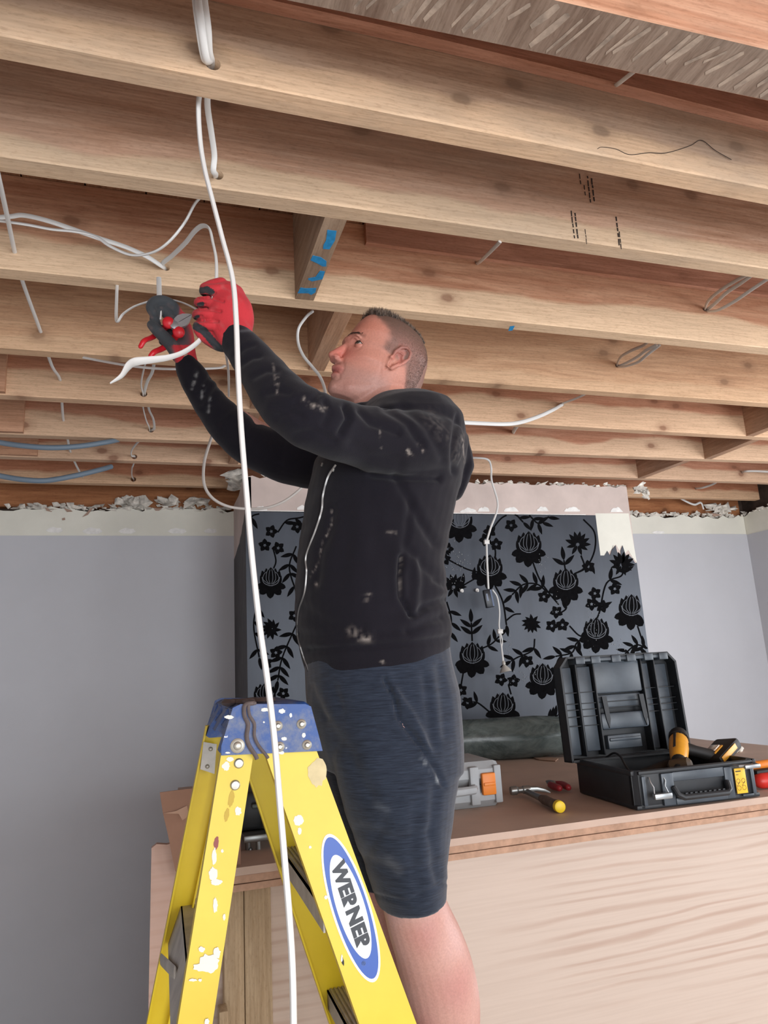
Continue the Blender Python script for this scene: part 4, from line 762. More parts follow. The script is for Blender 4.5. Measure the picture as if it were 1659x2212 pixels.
# red and orange tool at the right edge
p = atz(1652, 1708, BZ); r1 = thing('hand_grinder', tuple(p), 'red and orange hand tool on the bench, cut off by the right photo edge', 'hand tool')
b = MB(); b.capsule([V((p.x + .01, p.y + .02, BZ + .026)), V((p.x + .12, p.y + .01, BZ + .026))], [.024, .024], 14); b.build('grip', plain('bright_red_plastic', srgb(212, 48, 40), .4), r1)
b = MB(); b.capsule([V((p.x + .0, p.y + .06, BZ + .065)), V((p.x + .12, p.y + .05, BZ + .07))], [.014, .014], 12); b.build('blade_cover', m_or, r1); b = MB(); b.bbox((p.x + .0, p.y + .02, BZ + .04), (p.x + .12, p.y + .06, BZ + .058), .006); b.build('body', m_drk, r1)
# ================================================================ LADDER
m_fg, t, pb = nt('yellow_fibreglass'); n = noise_t(t, coords(t), 5, 5, .6); n2 = noise_t(t, coords(t, (30, 30, 4)), 6, 5, .7)
c = ramp(t, n, [(.3, srgb(214, 184, 20)), (.7, srgb(226, 200, 40))]).outputs[0]; c = mix(t, ramp(t, n2, [(.70, (0, 0, 0)), (.8, (.7, .7, .7))]).outputs[0], c, srgb(120, 100, 60)); L(t, c, pb.inputs['Base Color']); pb.inputs['Roughness'].default_value = .38
m_capb, t, pb = nt('blue_cap_plastic'); n = noise_t(t, coords(t, (1, 1, 1)), 22, 6, .75); sp_ = noise_t(t, coords(t), 45, 3, .6)
c = mix(t, ramp(t, n, [(.44, (0, 0, 0)), (.64, (.8, .8, .8))]).outputs[0], srgb(36, 76, 142), srgb(112, 118, 132)); c = mix(t, ramp(t, sp_, [(.70, (0, 0, 0)), (.74, (1, 1, 1))]).outputs[0], c, srgb(226, 228, 230)); L(t, c, pb.inputs['Base Color']); pb.inputs['Roughness'].default_value = .5
m_alu = plain('dull_aluminium', srgb(176, 172, 164), .5, .15, 20, .12); m_splat = plain('white_paint_splash', srgb(232, 230, 218), .7); m_tan = plain('beige_worn_patch', srgb(206, 190, 146), .7, 0, 30, .1)
LAD = thing('step_ladder', (.2, 1.4, 0), 'yellow fibreglass step ladder with a scuffed blue cap, the man stands on it', 'ladder')
def plane_at(x, y, side):       # near or far side of the ladder, splaying towards the floor
    Y = 1.22
    for _ in range(6):
        q = at(x, y, Y); k = (1.27 - q.z) * .09; Y = (1.215 - k) if side == 'n' else (1.60 + k)
    return at(x, y, Y)
def Yside(z, side): k = (1.27 - z) * .09; return (1.215 - k) if side == 'n' else (1.60 + k)
def rail(xt0, xt1, xb0, xb1, side, name='side_rail'):
    """C-section rail: web edges given at z=1.30 (xt) and z=0 (xb); flanges point inwards"""
    b = MB(); s = 1 if side == 'n' else -1; zt, zb = 1.30, FZ; T_ = .0035; fl_ = .026
    yt, yb = Yside(zt, side), Yside(zb, side); P = lambda x0, x1, y, z, dy: V((x0, y + dy * s, z))
    def sec(x0, x1, y, z):
        a = [(x0, 0), (x1, 0), (x1, fl_), (x1 - T_, fl_), (x1 - T_, T_), (x0 + T_, T_), (x0 + T_, fl_), (x0, fl_)]
        return [V((x, y + dy * s, z)) for x, dy in a]
    R = [sec(xt0 + (xb0 - xt0) * t * (1.30 - FZ) / 1.30, xt1 + (xb1 - xt1) * t * (1.30 - FZ) / 1.30, yt + (yb - yt) * t, zt + (zb - zt) * t) for t in np.linspace(0, 1, 9)]
    b.rings(R); return b.build(name, m_fg, LAD, smooth=False)
def ext(p_hi, p_lo, side):      # line through two seen points -> x at z=1.30 and z=0
    a, c = plane_at(*p_hi, side), plane_at(*p_lo, side); k = (c.x - a.x) / (c.z - a.z); return a.x + k * (1.30 - a.z), a.x + k * (0 - a.z)
r_fn = (ext((575, 1634), (776, 2212), 'n'), ext((686, 1627), (900, 2212), 'n'))
r_rn = (ext((470, 1678), (384, 2212), 'n'), ext((540, 1678), (480 - 21, 2212), 'n'))
r_rf = (ext((421, 1678), (315, 2212), 'f'), ext((474, 1678), (364, 2212), 'f'))
ff = ext((537, 1685), (710, 2212), 'f'); wf = (r_fn[1][0] - r_fn[0][0], r_fn[1][1] - r_fn[0][1])
r_ff = (ff, (ff[0] + wf[0], ff[1] + wf[1]))
def X_of(r, z): t = (1.30 - z) / 1.30; return r[0][0] + (r[0][1] - r[0][0]) * t, r[1][0] + (r[1][1] - r[1][0]) * t
FRN = rail(r_fn[0][0], r_fn[1][0], r_fn[0][1], r_fn[1][1], 'n'); FRF = rail(r_ff[0][0], r_ff[1][0], r_ff[0][1], r_ff[1][1], 'f')
RRN = rail(r_rn[0][0], r_rn[1][0], r_rn[0][1], r_rn[1][1], 'n', 'rear_rail'); RRF = rail(r_rf[0][0], r_rf[1][0], r_rf[0][1], r_rf[1][1], 'f', 'rear_rail')
# treads between the front rails
for z in (1.035, .742, .45, .16):
    xn0, xn1 = X_of(r_fn, z); yn, yf_ = Yside(z, 'n') + .004, Yside(z, 'f') - .004; b = MB()
    b.box((xn0 + .006, yn, z - .004), (xn1 - .006, yf_, z)); b.box((xn0 + .006, yn, z - .035), (xn0 + .009, yf_, z)); b.box((xn1 - .009, yn, z - .035), (xn1 - .006, yf_, z))
    for k in range(8): x = xn0 + .012 + k * (xn1 - xn0 - .028) / 7; b.box((x, yn, z - .0005), (x + .0035, yf_, z + .0025))
    b.build('tread', m_alu, LAD, smooth=False)
# rear horizontals
for z in (.93, .40):
    a0, a1 = X_of(r_rn, z); yn, yf_ = Yside(z, 'n') + .004, Yside(z, 'f') - .004; b = MB(); xm = (X_of(r_rf, z)[0] + a0) / 2 + .012
    b.prism([V((xm - .016, yn, z - .045)), V((xm - .013, yn, z - .045)), V((xm + .011, yn, z + .02)), V((xm + .008, yn, z + .02))], (0, yf_ - yn, 0)); b.box((xm + .008, yn, z + .017), (xm + .042, yf_, z + .02)); b.box((xm + .04, yn, z + .0), (xm + .042, yf_, z + .02))
    b.build('rear_bar', m_alu, LAD, smooth=False)
b = MB(); b.tube([V((X_of(r_rf, .86)[0] + .004, Yside(.86, 'f') - .03, .865)), V((X_of(r_rn, .92)[0] + .0, Yside(.93, 'n') + .2, .915))], .011, 8, (1, 0, 0), .25); b.build('diagonal_brace', m_alu, LAD)
b = MB()
for x in (.0,):
    for r_, s_ in ((r_fn, 'n'), (r_ff, 'f'), (r_rn, 'n'), (r_rf, 'f')):
        a0, a1 = X_of(r_, FZ); y = Yside(FZ, s_); s1_ = 1 if s_ == 'n' else -1; b = MB(); b.bbox((a0 - .006, min(y - .006 * s1_, y + .034 * s1_), FZ), (a1 + .006, max(y - .006 * s1_, y + .034 * s1_), FZ + .05), .006); b.build('rubber_foot', m_drk, LAD)
# blue cap
cap = MB(); yn, yf_ = 1.205, 1.612
pn = [at(x, y, yn) for x, y in ((478, 1632), (697, 1622), (693, 1605), (672, 1526), (660, 1521), (520, 1521), (503, 1529), (478, 1612))]
def side_plate(y, P): cap.prism([V((p.x, y, p.z)) for p in P], (0, .005, 0))
def inset_poly(P, y): return [V((p.x, y, p.z)) for p in P]
# skin: near plate, rounded shoulder, top, far plate
top_l, top_r, zt = pn[5].x, pn[4].x, pn[4].z
prof = [(yn + .001, 0), (yn + .004, .003), (yn + .011, .006), (yf_ - .011, .006), (yf_ - .004, .003), (yf_ - .001, 0)]
cap.prism(inset_poly(pn, yn), (0, .006, 0)); cap.prism(inset_poly(pn, yf_ - .006), (0, .006, 0))
R = []
for y, dz in prof: R.append([V((top_l - .010, y, zt - .008 + dz)), V((top_l, y, zt - .002 + dz)), V((top_r, y, zt - .002 + dz)), V((top_r + .008, y, zt - .008 + dz)), V((top_r + .008, y, zt - .014)), V((top_l - .010, y, zt - .014))])
cap.rings(R)
for x0, x1 in ((.0, .0),):
    for k, (y0, y1) in enumerate(((yn + .006, yn + .055), (yn + .11, yn + .17), (yf_ - .16, yf_ - .10), (yf_ - .05, yf_ - .006))):   # ribs down the left end
        cap.prism([V((top_l - .012, y0, zt - .004)), V((top_l + .01, y0, zt - .004)), V((top_l + .004, y0, zt - .07)), V((pn[0].x + .004, y0, pn[0].z + (.0 if k in (0, 3) else .03))), V((pn[0].x - .002, y0, pn[0].z + (.004 if k in (0, 3) else .03)))], (0, y1 - y0, 0))
cap.prism([V((top_l - .004, yn + .01, zt - .006)), V((top_l + .004, yn + .01, zt - .006)), V((pn[0].x + .016, yn + .01, pn[0].z + .04)), V((pn[0].x + .008, yn + .01, pn[0].z + .04))], (0, yf_ - yn - .02, 0))
CAPO = cap.build('cap', m_capb, LAD, ang=30); CAPO['label'] = 'paint-splashed blue plastic cap'
m_bolt = plain('galvanised_bolt', srgb(176, 172, 160), .4, .7)
for x, y, r in ((513, 1611, .0115), (600, 1568, .008), (651, 1564, .008), (604, 1613, .008), (663, 1609, .008)):
    b = MB(); p = at(x, y, yn); b.lathe(p + V((0, .001, 0)), (0, -1, 0), [(0, r), (.002, r), (.003, r * .8), (.0035, r * .6), (.0065, r * .55), (.008, r * .35), (.008, .001)], 20); b.build('bolt', m_bolt, CAPO)
for x, y in ((516, 1649), (508, 1696)):
    p = plane_at(x, y, 'n'); b = MB(); b.lathe(p + V((0, .001, 0)), (0, -1, 0), [(0, .008), (.003, .0078), (.005, .006), (.0055, .001)], 16); b.build('rivet', m_bolt, RRN)
b = MB(); b.prism([V((p.x, p.y - .030, p.z)) for p in [plane_at(x, y, 'f') for x, y in ((438, 1600), (466, 1605), (461, 1668), (431, 1658))]], (0, .003, 0)); o = b.build('hinge_plate', m_alu, LAD, smooth=False)
for x, y in ((453, 1615), (446, 1652)):
    p = plane_at(x, y, 'f') - V((0, .031, 0)); b = MB(); b.ball(p, .0045, 6); b.build('rivet', m_bolt, o)
# old dark tape over the cap
b = MB(); tp = [at(548, 1519, yn - .004), at(530, 1523, yn - .004), at(528, 1545, yn - .0035), at(536, 1565, yn - .0035), at(533, 1590, yn - .0035), at(538, 1610, yn - .0035), at(552, 1632, yn - .003), at(555, 1640, yn - .003)]
b.tube(catmull([V((tp[0].x - .03, yn + .20, zt + .008)), V((tp[0].x - .02, yn + .1, zt + .008)), V((tp[0].x, yn + .02, zt + .008))] + tp, 6), .0034, 8, (0, 1, 0), .35); b.tube(catmull([V((p.x + .004 + .002 * i % 2, p.y - .001, p.z)) for i, p in enumerate(tp)], 6), .0025, 8, (0, 1, 0), .4)
for k in range(7): b.ball((.115 + k * .011, yn + .10 + .02 * math.sin(k * 2), zt + .007), (.014, .03, .006), 6)
b.build('old_tape', plain('grimy_dark_tape', srgb(84, 72, 70), .6, 0, 30, .2), CAPO)
# paint splashes on the rails and cap
def splat(par, x, y, rx, ry, mat, side='n', seed=0, rot=0, off=.0007, yfix=None):
    r = random.Random(seed + int(x)); P = []
    for k in range(22):
        a = 2 * math.pi * k / 22; w = 1 + r.uniform(-.17, .17); dx, dy = rx * math.cos(a) * w, ry * math.sin(a) * w; dx, dy = dx * math.cos(rot) - dy * math.sin(rot), dx * math.sin(rot) + dy * math.cos(rot)
        q = at(x + dx, y + dy, yfix) if yfix else plane_at(x + dx, y + dy, side); P.append(V((q.x, q.y - off, q.z)))
    b = MB(); b.prism(P, (0, off * .6, 0)); return b
for par, L_ in ((RRN, [(488, 1655, 8, 9), (497, 1640, 8, 5), (514, 1752, 7, 9), (480, 1838, 3, 4), (463, 1850, 5, 18), (460, 1888, 9, 16), (467, 1905, 12, 7), (465, 1955, 5, 16), (484, 1980, 3, 7), (452, 2080, 20, 20), (440, 2088, 24, 9), (436, 2050, 7, 6), (468, 2058, 8, 12), (416, 2116, 9, 3), (432, 2116, 4, 3), (447, 2206, 5, 7)]), (FRN, [(645, 1772, 11, 11), (647, 1795, 4, 8), (670, 1830, 3, 3), (704, 1938, 4, 4), (738, 2070, 2, 8)])):
    b = MB()
    for x, y, rx, ry in L_:
        q = splat(par, x, y, rx, ry, m_splat, 'n', 1, off=.0006 + .00012 * (len(b.v) // 44)); b.add(q.v, q.f)
    append_to(par, b, m_splat)
b = splat(FRN, 684, 1670, 19, 30, m_tan, 'n', 4, .12); append_to(FRN, b, m_tan)
b = splat(RRN, 500, 1725, 6, 18, m_tan, 'n', 5, .2); q = splat(RRN, 490, 1760, 5, 14, m_tan, 'n', 6, .2); b.add(q.v, q.f); append_to(RRN, b, plain('brown_scuff', srgb(196, 168, 70), .7))
b = splat(RRN, 467, 1820, 5, 14, m_tan, 'n', 9, .1); append_to(RRN, b, plain('maroon_paint_drip', srgb(140, 62, 56), .5))
b = splat(FRN, 740, 2075, 2.5, 10, m_tan, 'n', 9, -.2); append_to(FRN, b, m_drk)
b = MB()
for x, y, rx, ry in ((495, 1549, 10, 4), (572, 1533, 8, 4), (609, 1536, 7, 5), (628, 1545, 3, 5), (614, 1596, 6, 4), (656, 1588, 4, 5), (492, 1626, 5, 2), (608, 1626, 6, 4), (570, 1560, 2, 2), (549, 1575, 3, 2)):
    q = splat(CAPO, x, y, rx, ry, m_splat, 'n', 1, yfix=yn); b.add(q.v, q.f)
append_to(CAPO, b, m_splat)
# oval maker's sticker, lettering running down the rail
cc = plane_at(757, 1958, 'n'); e_ = plane_at(810, 2118, 'n') - plane_at(708, 1800, 'n'); LL = e_.length / 2; eL = e_.normalized(); eW = V((1, 0, 0)); nrm = eL.cross(eW).normalized()
if nrm.y > 0: nrm = -nrm
eW = nrm.cross(eL).normalized()
if eW.x < 0: eW = -eW
hw = .0305
def oval(b, a, w, lift, sy=0.0): b.prism([cc + eL * (a * math.cos(t) + sy) + eW * w * math.sin(t) + nrm * lift for t in np.linspace(0, 2 * math.pi, 56, endpoint=False)], nrm * .0003)
b = MB(); oval(b, LL, hw, .0006); st = b.build('sticker', plain('sticker_white', srgb(240, 243, 240), .4), FRN, smooth=False); st['label'] = 'oval blue and white sticker'
b = MB(); oval(b, LL - .005, hw - .0035, .0010); b.build('sticker_blue_ring', plain('sticker_blue', srgb(40, 84, 170), .4), st, smooth=False)
b = MB(); oval(b, LL - .034, hw - .0085, .0014, -.001); b.build('sticker_centre', plain('sticker_white_centre', srgb(238, 242, 242), .4), st, smooth=False)
def lettering(txt, size, pos, ex, ey, mat, par, bold=.035, sx=1.0, name='lettering'):
    cu = bpy.data.curves.new(name, 'FONT'); cu.body = txt; cu.size = size; cu.align_x = 'CENTER'; cu.align_y = 'CENTER'; cu.extrude = .0002; cu.offset = size * bold; cu.space_character = 1.05
    o = bpy.data.objects.new(name, cu); COL.objects.link(o); dg = bpy.context.evaluated_depsgraph_get(); dg.update(); me = bpy.data.meshes.new_from_object(o.evaluated_get(dg)); bpy.data.objects.remove(o)
    nz = ex.cross(ey); M = Matrix(((ex.x, ey.x, nz.x, pos.x), (ex.y, ey.y, nz.y, pos.y), (ex.z, ey.z, nz.z, pos.z), (0, 0, 0, 1))); sh = Matrix.Diagonal((sx, 1, 1, 1)); me.transform(Matrix.Translation(-origin(par)) @ M @ sh)
    me.materials.clear(); me.materials.append(mat); q = bpy.data.objects.new(name, me); COL.objects.link(q); q.parent = par; q['_o'] = tuple(origin(par)); return q
eY = nrm.cross(eL).normalized()
lettering('WERNER', .030, cc + nrm * .0022 - eL * .002, eL, eY, plain('sticker_lettering', srgb(46, 50, 56), .5), st, .055, 1.04)
lettering('®', .008, cc + nrm * .0022 + eL * .082 - eW * .008, eL, eY, plain('sticker_mark', srgb(90, 110, 150), .5), st, .0, 1)
# stamped digits on the far rear rail
pz = plane_at(362, 2070, 'f'); ex = (plane_at(356, 2118, 'f') - plane_at(368, 2030, 'f')).normalized(); nr = V((0, -1, 0)); nr = (nr - ex * nr.dot(ex)).normalized(); ey = nr.cross(ex).normalized()
lettering('2818 11 11', .011, pz + nr * .0012, ex, ey, plain('faded_stamp_ink', srgb(128, 112, 40), .7), RRF, .0, 1)
# ================================================================ THE MAN
YM = 1.45
MAN = thing('person', (.5, YM, .453), 'man in black zip hoodie, blue shorts and red gloves reaching up from the ladder', 'person')
def ring_px(l, r, b, Y=YM, n=40, e=2.2, yo=0.0):
    """cross-section whose outline spans pixels l..r, half depth b"""
    pl, pr = at(*l, Y), at(*r, Y); M = (pl + pr) / 2; h = (pr - pl).length / 2; th = M.x / M.y
    a = math.sqrt(max(h * h - (b * th) ** 2, (h * .5) ** 2)); u = (pr - pl).normalized(); out = []
    for i in range(n):
        t = 2 * math.pi * i / n; c, s = math.cos(t), math.sin(t)
        out.append(M + u * (a * math.copysign(abs(c) ** (2 / e), c)) + V((0, b * math.copysign(abs(s) ** (2 / e), s) + yo, 0)))
    return out
def px_tube(b, L_, n=24, flat=1.0, up=(0, 1, 0), k=4):
    """tube along (x, y, Y, diameter in pixels)"""
    c = catmull([at(x, y, Y) for x, y, Y, d in L_], k); dd = catmull([V((d / 2 / FPX * zc_of(at(x, y, Y)), 0, 0)) for x, y, Y, d in L_], k)
    b.capsule(c, [max(q.x, .002) for q in dd], n, up, flat)
def loft(b, R): b.rings(R)
# ---- head, built in its own tilted frame (f = forward, u = up, s = towards the viewer's side)
HY = 1.452; HO = at(842, 803, HY); HZ = zc_of(HO); PM = HZ / FPX
ex_ = (at(900, 782, HY) - at(800, 782, HY)).normalized(); 
pr_ = at(850, 732, HY) - at(850, 832, HY); 
tz = math.radians(23); hs = V((0, -1, 0))
f0 = V((-math.cos(tz), 0, math.sin(tz))); u0 = V((math.sin(tz), 0, math.cos(tz)))
yawh = math.radians(9)                       # face turned a little towards the camera
f_ = (f0 * math.cos(yawh) + hs * math.sin(yawh)).normalized(); s_ = (hs * math.cos(yawh) - f0 * math.sin(yawh)).normalized(); u_ = f_.cross(s_); 
if u_.z < 0: u_ = -u_
K = PM * 1.0
def H(f, u, s=0): return HO + (f_ * f + u_ * u + s_ * s) * K + HC
HC = V((0, .0, 0))
lines = [(99, 15, 62, 22), (95, -6, 80, 42), (89, -26, 91, 55), (80, -44, 98, 64), (66, -57, 104, 71), (50, -66, 108, 75), (35, -71, 111, 76), (20, -75, 114, 75), (8, -77, 115, 74), (-4, -77, 111, 72), (-16, -76, 110, 71), (-28, -74, 111, 70), (-40, -70, 113, 67), (-52, -60, 114, 63), (-64, -46, 112, 59), (-76, -34, 111, 54), (-88, -20, 112, 50), (-98, -2, 113, 44), (-107, 18, 110, 36), (-113, 40, 102, 24)]
def head_ring(u, bk, fr_, w, n=44):
    out = []; mid = (bk * .5 + fr_ * .5) - 4; af, ab = fr_ - mid, mid - bk
    for i in range(n):
        t = 2 * math.pi * i / n; c, s = math.cos(t), math.sin(t); 
        e = 2.35 if u > 25 else 2.0; ax = af if c > 0 else ab
        wf = 1.0 if c < 0 else (1 - .10 * c - (.14 * c if u < -30 else 0))
        out.append(H(mid + ax * math.copysign(abs(c) ** (2 / e), c), u, w * wf * math.copysign(abs(s) ** (2 / e), s)))
    return out
def make_body(vox):
    b = MB(); b.rings([head_ring(*l) for l in lines][::-1])
    Bf = lambda f, u, s, r: b.ball(H(f, u, s), tuple(x * K for x in r), 10, (f_, s_, u_))
    # brow, nose, lips, chin, cheek, jaw
    b.capsule([H(103, 15, -36), H(110, 17, -20), H(113, 15, 0), H(110, 17, 20), H(103, 15, 36)], [7 * K] * 5, 12)
    b.tube([H(108, 4), H(113, -6), H(118, -17), H(124, -28), H(127, -35)], [6.5 * K, 7.5 * K, 9 * K, 10 * K, 9 * K], 16)
    Bf(129, -34, 0, (9.5, 9.5, 8.5)); Bf(119, -39, 9, (11, 7.5, 6.5)); Bf(119, -39, -9, (11, 7.5, 6.5)); Bf(116, -42, 0, (9, 11, 5))
    b.capsule([H(103, -60, 20), H(111, -58, 12), H(115.5, -57, 0), H(111, -58, -12), H(103, -60, -20)], [3.5 * K, 5 * K, 6.5 * K, 5 * K, 3.5 * K], 10)
    b.capsule([H(102, -71, 18), H(108, -73, 9), H(111, -74, 0), H(108, -73, -9), H(102, -71, -18)], [3.5 * K, 5 * K, 6 * K, 5 * K, 3.5 * K], 10)
    Bf(102, -101, 0, (10, 19, 10))
    b.capsule([H(8, -50, 44), H(38, -76, 37), H(76, -94, 22)], [17 * K, 17 * K, 16 * K], 16); b.capsule([H(8, -50, -44), H(38, -76, -37), H(76, -94, -22)], [17 * K, 17 * K, 16 * K], 16)
    # neck (slightly forward lean) down into the collar
    def neck(x, y, w, bb, dy=0): 
        c = at(x, y, YM); h = w / 2 * PM; return [c + V((math.cos(t) * h, math.sin(t) * bb, -math.cos(t) * h * .10)) for t in np.linspace(0, 2 * math.pi, 32, endpoint=False)]
    b.rings([neck(862, 770, 70, .05), neck(850, 800, 92, .056), neck(838, 822, 112, .058), neck(828, 842, 128, .060), neck(822, 866, 134, .063), neck(824, 895, 146, .07), neck(832, 930, 170, .10)])
    # ears
    for sg in (1, -1):
        e0 = lambda f, u, o: H(f + 24, u, sg * (73 + o))
        b.capsule([e0(6, -26, -6), e0(4, -12, 0), e0(3, 4, 3), e0(-4, 17, 6), e0(-16, 22, 9), e0(-26, 14, 12), e0(-27, 0, 11), e0(-20, -14, 8), e0(-9, -25, 3), e0(-2, -33, -1), e0(5, -33, -3)], [4 * K, 3.6 * K, 3.4 * K, 3.6 * K, 3.8 * K, 3.8 * K, 3.6 * K, 3.6 * K, 4.6 * K, 5 * K, 4 * K], 10)
        b.tube([e0(-4, -25, -5), e0(-10, 0, -3), e0(-14, 15, 0)], [9 * K, 11 * K, 8 * K], 10, s_, .42); b.capsule([e0(-2, 8, 3), e0(-14, 4, 6), e0(-18, -8, 4), e0(-10, -20, 1)], [2.2 * K, 2.8 * K, 2.8 * K, 2.6 * K], 8); b.ball(e0(6, -12, 2), (5 * K, 4 * K, 5 * K), 6)
    # core of the body inside the clothes
    px_tube(b, [(835, 915, YM, 150), (845, 960, YM, 190), (835, 1100, YM, 200), (800, 1300, YM, 210), (805, 1450, YM, 215), (815, 1560, YM, 200)], 20, .9, k=2)
    px_tube(b, [(900, 955, 1.31, 90), (780, 945, 1.27, 92), (665, 902, 1.22, 84), (590, 838, 1.26, 66), (532, 765, 1.30, 50), (510, 735, 1.305, 44), (480, 690, 1.305, 40)], 16, 1)
    px_tube(b, [(860, 955, 1.58, 90), (740, 980, 1.64, 86), (600, 965, 1.68, 76), (500, 905, 1.66, 62), (430, 835, 1.58, 44), (405, 795, 1.555, 38), (385, 745, 1.55, 34)], 16, 1)
    # near leg (bare below the shorts)
    px_tube(b, [(840, 1560, 1.375, 190), (865, 1700, 1.372, 176), (880, 1830, 1.37, 150), (890, 1930, 1.37, 134), (905, 1985, 1.372, 142), (926, 2040, 1.375, 152), (944, 2100, 1.38, 160), (958, 2170, 1.385, 158), (964, 2250, 1.39, 138), (962, 2350, 1.39, 104), (955, 2450, 1.385, 82), (948, 2560, 1.38, 78)], 28, 1)
    px_tube(b, [(820, 1560, 1.53, 170), (815, 1700, 1.535, 160), (820, 1830, 1.54, 136), (832, 1930, 1.545, 122), (850, 2000, 1.55, 126), (872, 2070, 1.555, 136), (888, 2150, 1.56, 136), (892, 2250, 1.56, 116), (885, 2350, 1.56, 88), (875, 2440, 1.555, 72), (868, 2520, 1.55, 70)], 24, 1)
    me = remeshed(b, vox, 3, .5); return me
BODY = make_body(.0026)
A, Nn = arr(BODY); X, Y_ = pix_np(A); fc = facing(A, Nn) & (A[:, 2] > 1.9)
rel = (A - np.array(HO)) / K; fu = rel @ np.array(f_); uu = rel @ np.array(u_); ss = rel @ np.array(s_)
def dent(pl, w, d, msk=None, sgn=-1):
    D = seg_d(X, Y_, pl); k = np.exp(-(D / w) ** 2) * d * .001 * (fc if msk is None else msk); A[:] += sgn * Nn * k[:, None]
hd = np.abs(ss) < 85
# eye sockets on both sides, in the head's frame
for sg in (1, -1):
    k = np.exp(-(((fu - 80) / 22) ** 2 + ((uu + 27) / 13) ** 2 + ((ss - sg * 52) / 22) ** 2)); A += Nn * (k * .003)[:, None]
    k = np.exp(-(((fu - 105) / 16) ** 2 + ((uu - 0) / 9) ** 2 + ((ss - sg * 30) / 14) ** 2)); A -= Nn * (k * .0075)[:, None]
def hpx(L_): return [(x / 4.1475 + 620, y / 4.1475 + 620) for x, y in L_]
dent(hpx([(560, 455), (600, 438), (640, 462), (668, 500)]), 2.0, 1.6)                    # fold above the upper lid
dent(hpx([(572, 470), (600, 452), (632, 478), (650, 500)]), 1.5, 1.7, sgn=1)
dent(hpx([(575, 522), (610, 530), (640, 512)]), 1.6, .9, sgn=1); dent(hpx([(565, 548), (610, 565), (660, 545)]), 2.5, 1.1)
dent(hpx([(398, 632), (430, 622), (455, 636)]), 2.6, 2.6)                                  # nostril
dent(hpx([(470, 585), (490, 610), (482, 640), (462, 652)]), 2.0, 1.5)                      # wing crease
dent(hpx([(488, 628), (510, 690), (505, 740), (470, 790)]), 3.2, 1.2)                      # nasolabial fold
dent(hpx([(385, 757), (415, 750), (450, 757), (468, 775)]), 1.7, 2.4)                      # mouth line
dent(hpx([(405, 825), (440, 830), (468, 815)]), 3.5, 1.6)
dent(hpx([(852, 640), (845, 700), (835, 770)]), 2.2, .8)
dent(hpx([(935, 650), (930, 690), (905, 725), (880, 720)]), 3.2, 3.6); dent(hpx([(960, 625), (990, 600), (1030, 610)]), 2.0, 1.6); dent(hpx([(1000, 640), (1020, 660), (1010, 690)]), 2.2, 1.4)
dent(hpx([(835, 800), (790, 920), (700, 1000)]), 10, 1.2); dent(hpx([(700, 480), (720, 520), (790, 560)]), 9, .9)
setco(BODY, A)
A, Nn = arr(BODY); X, Y_ = pix_np(A)
sk = np.array(srgb(196, 136, 118)); C = np.tile(sk, (len(A), 1))
def tint(mask, col, k=1.0):
    m = np.clip(mask * k, 0, 1)[:, None]; C[:] = C * (1 - m) + np.array(col) * m
leg = (A[:, 2] < 1.3).astype(float); tint(leg, srgb(196, 150, 138)); n1_ = vnoise(A, 14, 3)
tint(leg * np.clip(n1_ * 1.6, 0, 1), srgb(182, 122, 116), .6); tint(leg * np.clip(-n1_ * 1.4, 0, 1), srgb(214, 178, 172), .6)
hz = (A[:, 2] > 1.85).astype(float)
tint(hz * np.exp(-((fu - 118) / 26) ** 2 - ((uu + 25) / 22) ** 2), srgb(202, 108, 96), .65); tint(hz * np.exp(-((fu - 96) / 30) ** 2 - ((uu - 45) / 22) ** 2), srgb(196, 118, 96), .5)
tint(hz * np.clip(n1_, 0, 1), srgb(190, 110, 96), .35)
stub = hz * (1 / (1 + np.exp((uu + 52 + np.clip(40 - fu, 0, 80) * .25) / 5))) * (fu > 5) * (1 - np.exp(-((fu - 112) / 9) ** 2 - ((uu + 66) / 9) ** 2)); tint(stub, srgb(158, 128, 120), .5)
tint(hz * np.exp(-((fu - 116) / 14) ** 2 - ((uu + 48) / 5) ** 2), srgb(120, 88, 80), .5)
lips = hz * np.exp(-((fu - 113) / 12) ** 2 - ((uu + 65) / 10) ** 2) * (np.abs(ss) < 24); tint(lips, srgb(172, 92, 88), .8)
# cropped sides and crown
edge = 34 + 8 * vnoise(A, 60, 9)
side = 1 / (1 + np.exp((fu - np.interp(uu, [-70, -40, -20, 5, 25, 45, 70, 110], [-40, -20, -6, 56, 46, 54, 80, 96]) + 5 * vnoise(A, 90, 2)) / 3)); side *= (uu > -75) * hz
side *= (1 / (1 + np.exp(-(uu + np.interp(fu, [-80, -30, -6, 30, 70], [75, 60, 10, 8, -2])) / 4)))
tint(side, srgb(112, 88, 80), .78); tint(side * (uu > 30) * np.clip((uu - 30) / 40, 0, 1), srgb(92, 74, 64), .75)
tint(hz * np.exp(-((fu - 105) / 14) ** 2 - ((uu - 18) / 4.0) ** 2) * (np.abs(ss) > 12) * (np.abs(ss) < 46), srgb(70, 48, 38), .9)     # eyebrow
earm = hz * np.exp(-((fu - 14) / 22) ** 2 - ((uu + 5) / 28) ** 2) * (np.abs(ss) > 74); tint(earm, srgb(206, 124, 112), .5)
setcol(BODY, C); m_skin = vcol('skin', .5, 0, 260, .18, .06, spec=.35)
BO = finish(BODY, 'body', m_skin, MAN)
